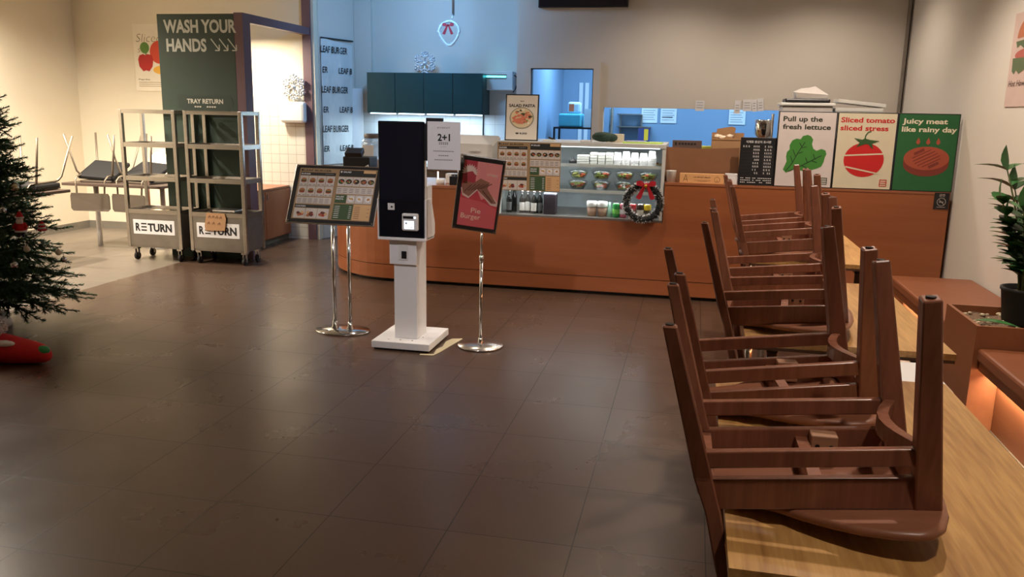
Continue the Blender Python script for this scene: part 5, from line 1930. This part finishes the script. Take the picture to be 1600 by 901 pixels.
# ------------------------------------------------------------------ fir tree
def fir_tree():
    t = thing('fir_tree', 'decorated dark green fir tree at the left edge', 'tree', (-4.66, 4.62, 0))
    b = MB(); b.lathe([(0, 0), (.17, 0), (.175, .01), (.15, .09), (.06, .11), (0, .11)], n=24); b.build('stand', M_PLAST, t)
    b = MB(); b.cyl((0, 0, .10), (0, 0, 1.90), .035, .008, 10); b.build('trunk', M_BARK, t)
    rnd = random.Random(11)
    nb = MB(); tw = MB()

    def twig(p, d, L, r):
        d = d.normalized()
        u = d.orthogonal().normalized()
        v2 = d.cross(u)
        tw.tube([p, p + d * L * .95], [.003, .0015], 3)
        n = int(L / .0024)
        for i in range(n):
            f = (i + rnd.random()) / n
            a = rnd.uniform(0, 2 * PI)
            o = u * math.cos(a) + v2 * math.sin(a)
            base = p + d * L * f
            k = r * (1.0 if f < .75 else 1.0 - .75 * (f - .75) / .25)
            tip = base + (o * .85 + d * .75) * k
            s = d.cross(o) * .0036
            nb.face([nb.v(base - s), nb.v(base + s), nb.v(tip)])
    z = .17
    lev = 0
    while z < 1.82:
        R = .655 * (1 - (z - .05) / 1.97) ** .92
        nbch = max(6, int(17 * R / .65))
        for k in range(nbch):
            a = 2 * PI * (k + .5 * (lev % 2)) / nbch + rnd.uniform(-.2, .2)
            L = R * rnd.uniform(.78, 1.05)
            out = Vector((math.cos(a), math.sin(a), 0))
            droop = -.10 if z < .6 else .12
            p0 = Vector((0, 0, z + rnd.uniform(-.03, .03))) + out * .02
            pts = []
            for i in range(7):
                f = i / 6
                pts.append(p0 + out * L * f + Vector((0, 0, .10 * L * math.sin(PI * f * .9) + droop * L * f)))
            tw.tube(pts, [.007 - .0008 * i for i in range(7)], 4)
            for i in range(1, 7):
                d = (pts[i] - pts[i - 1])
                twig(pts[i - 1], d, d.length * 1.05, .030)
                if i >= 2:
                    side = d.normalized().cross(Vector((0, 0, 1))).normalized()
                    for s in (-1, 1):
                        l2 = (.09 + .10 * (1 - i / 6)) * (.55 + .6 * R)
                        twig(pts[i - 1], d.normalized() * 1.0 + side * s * .85 + Vector((0, 0, rnd.uniform(-.5, .55))), l2 * rnd.uniform(.85, 1.3), .029)
            for q in (2, 4):
                twig(pts[q], (pts[q + 1] - pts[q]).normalized() + Vector((0, 0, rnd.choice((-.8, .7)))), .11 * rnd.uniform(.8, 1.2), .028)
            twig(pts[-1], pts[-1] - pts[-2] + Vector((0, 0, .02)), .075, .027)
        z += .056 + .02 * (1 - z / 2)
        lev += 1
    twig(Vector((0, 0, 1.83)), Vector((0, 0, 1)), .14, .02)
    nb.build('needles', M_NEEDLE, t, 'stuff')
    tw.build('branches', colr('fir_twig', (52, 60, 40), .8, .2), t, 'stuff')
    b = MB()
    pts = []
    for i in range(120):
        f = i / 119
        a = f * 2 * PI * 4.5
        zz = .3 + 1.35 * f
        r = .62 * (1 - zz / 1.97)
        pts.append((r * math.cos(a), r * math.sin(a), zz + .02 * math.sin(a * 5)))
    b.tube(pts, .0022, 4)
    b.build('light_wire', colr('wire_dark', (70, 76, 70)), t)


fir_tree()


def tree_pt(z, a, k=1.0):
    r = .70 * (1 - (z - .05) / 1.97) ** .92 * k
    return (-4.66 + r * math.cos(a), 4.62 + r * math.sin(a), z)


def bauble(name, loc, r, m, lb):
    t = thing(name, lb, 'ornament', loc, group='baubles on the fir tree')
    b = MB(); b.sphere((0, 0, 0), r, 18); b.build('ball', m, t)
    b = MB(); b.cyl((0, 0, r * .95), (0, 0, r * 1.2), r * .28, n=10); b.tube([(0, 0, r * 1.2), (.003, 0, r * 1.7), (0, 0, r * 2.2)], .0012, 4); b.build('cap', M_TUBE, t)


CREAMB = mat('cream_ball', (214, 204, 178), .3)
bauble('bauble', (-4.15, 4.395, .495), .024, M_SILVER, 'silver ball low on the fir tree, below the Santa ornament')
bauble('bauble', (-4.255, 4.57, .962), .030, mat('champagne_ball', (190, 180, 150), .2, metal=1.0), 'champagne coloured ball on the upper fir tree')
bauble('bauble', (-4.14, 4.50, .582), .020, CREAMB, 'cream ball right below the Santa ornament')
bauble('bauble', (-4.12, 4.745, .522), .020, CREAMB, 'small pale ball near the right fir branch tips')
bauble('bauble', (-4.11, 4.775, .469), .020, M_SILVER, 'small silver ball at the right fir branch tips')
bauble('bauble', (-4.245, 4.45, .831), .024, M_SILVER, 'silver ball at the left picture edge on the fir tree')


def santa():
    t = thing('santa_ornament', 'little Santa figure ornament hanging on the fir tree', 'ornament', (-4.17, 4.50, .69))
    t.rotation_euler = (0, 0, .5)
    b = MB(); b.lathe([(0, 0), (.030, 0), (.034, .02), (.028, .05), (.018, .066), (0, .068)], n=16); b.build('coat', M_RED, t)
    b = MB(); b.sphere((0, 0, .082), .021, 14); b.build('head', colr('skin_tone', (220, 160, 130)), t)
    b = MB(); b.sphere((0, -.012, .070), .021, 12, (1.05, .7, 1.2)); b.sphere((0, -.019, .078), .009, 8, (1.6, .6, .6)); b.build('beard', M_FUR, t)
    b = MB(); b.lathe([(.023, .092), (.022, .10), (.012, .122), (.003, .135), (0, .136)], n=16); b.build('hat', M_RED, t)
    b = MB(); b.lathe([(.022, .088), (.026, .091), (.026, .097), (.022, .099)], n=16); b.sphere((.004, 0, .138), .007, 8); b.lathe([(.031, .0), (.036, .003), (.036, .010), (.033, .013)], n=16); b.build('fur_trim', M_FUR, t)
    for s in (-1, 1):
        b = MB(); b.tube([(s * .022, 0, .055), (s * .036, -.008, .038), (s * .032, -.02, .028)], [.010, .009, .008], 8); b.build('arm', M_RED, t)
        b = MB(); b.tube([(s * .012, 0, .004), (s * .012, 0, -.02), (s * .014, -.010, -.028)], [.009, .009, .008], 8); b.build('boot', M_BLACK, t)


santa()
t = thing('striped_ornament', 'small red and white striped ornament right of the Santa', 'ornament', (-4.15, 4.655, .68))
b = MB()
for k in range(4):
    b.mi = k % 2
    b.lathe([(.026 - .003 * k, .012 * k), (.028 - .003 * k, .012 * k + .003), (.028 - .003 * k, .012 * k + .009), (.026 - .003 * k, .012 * k + .0115)], n=16)
b.lathe([(0, 0), (.026, 0)], n=16); b.mi = 0; b.lathe([(.017, .047), (.006, .062), (0, .063)], n=14)
b.build('body', [M_RED, M_FUR], t)
b = MB(); b.tube([(0, 0, .062), (0, 0, .085)], .0012, 4); b.build('thread', M_TUBE, t)


# stocking lying on the floor below the tree
def stocking():
    t = thing('christmas_stocking', 'big red stuffed stocking with white cuff lying under the tree', 'stocking', (-3.93, 4.00, 0))
    t.rotation_euler = (0, 0, .12)
    b = MB()
    secs = [(-.36, .10, .11, .115), (-.25, .10, .12, .115), (-.12, .09, .12, .10), (0, .080, .115, .085), (.10, .070, .105, .075), (.18, .064, .092, .064), (.24, .058, .074, .056), (.275, .052, .055, .046), (.298, .048, .03, .030), (.304, .047, .008, .010)]
    rings = []
    for x, zc, ry, rz_ in secs:
        rings.append([b.v((x, ry * math.cos(2 * PI * i / 22), max(.001, zc + rz_ * math.sin(2 * PI * i / 22)))) for i in range(22)])
    for a, c in zip(rings, rings[1:]):
        b.bridge(a, c)
    b.face(list(reversed(rings[0]))); b.face(rings[-1])
    b.build('sock', M_RED, t)
    b = MB()
    b.sphere((.255, -.005, .076), .05, 16, (1.0, .85, .62))
    b.build('toe_patch', M_GREENF, t)
    b = MB()
    rr = random.Random(6)
    b.sphere((-.09, -.01, .20), .10, 18, (1.15, 1.0, .75))
    b.sphere((.06, -.06, .125), .05, 14, (1.5, .7, .4))
    for k in range(900):
        a, e = rr.uniform(0, 2 * PI), rr.uniform(-.4, 1.4)
        d = Vector((math.cos(a) * math.cos(e) * 1.15, math.sin(a) * math.cos(e), math.sin(e) * .75))
        p = Vector((-.09, -.01, .20)) + d * .097
        b.tube([p, p + d.normalized() * .022], [.003, .0008], 3)
    b.build('fur_cuff', M_FUR, t)
    b = MB(); b.plate([(-.02, 0), (.0, .012), (.02, 0), (.012, .02), (.02, .03), (.0, .028), (-.02, .03), (-.012, .02)], -.0, .003)
    o = b.build('gold_star', mat('gold_foil', (214, 160, 50), .3, metal=.8), t)
    o.location = (.13, -.075, .095); o.rotation_euler = (-.8, 0, 0)


stocking()
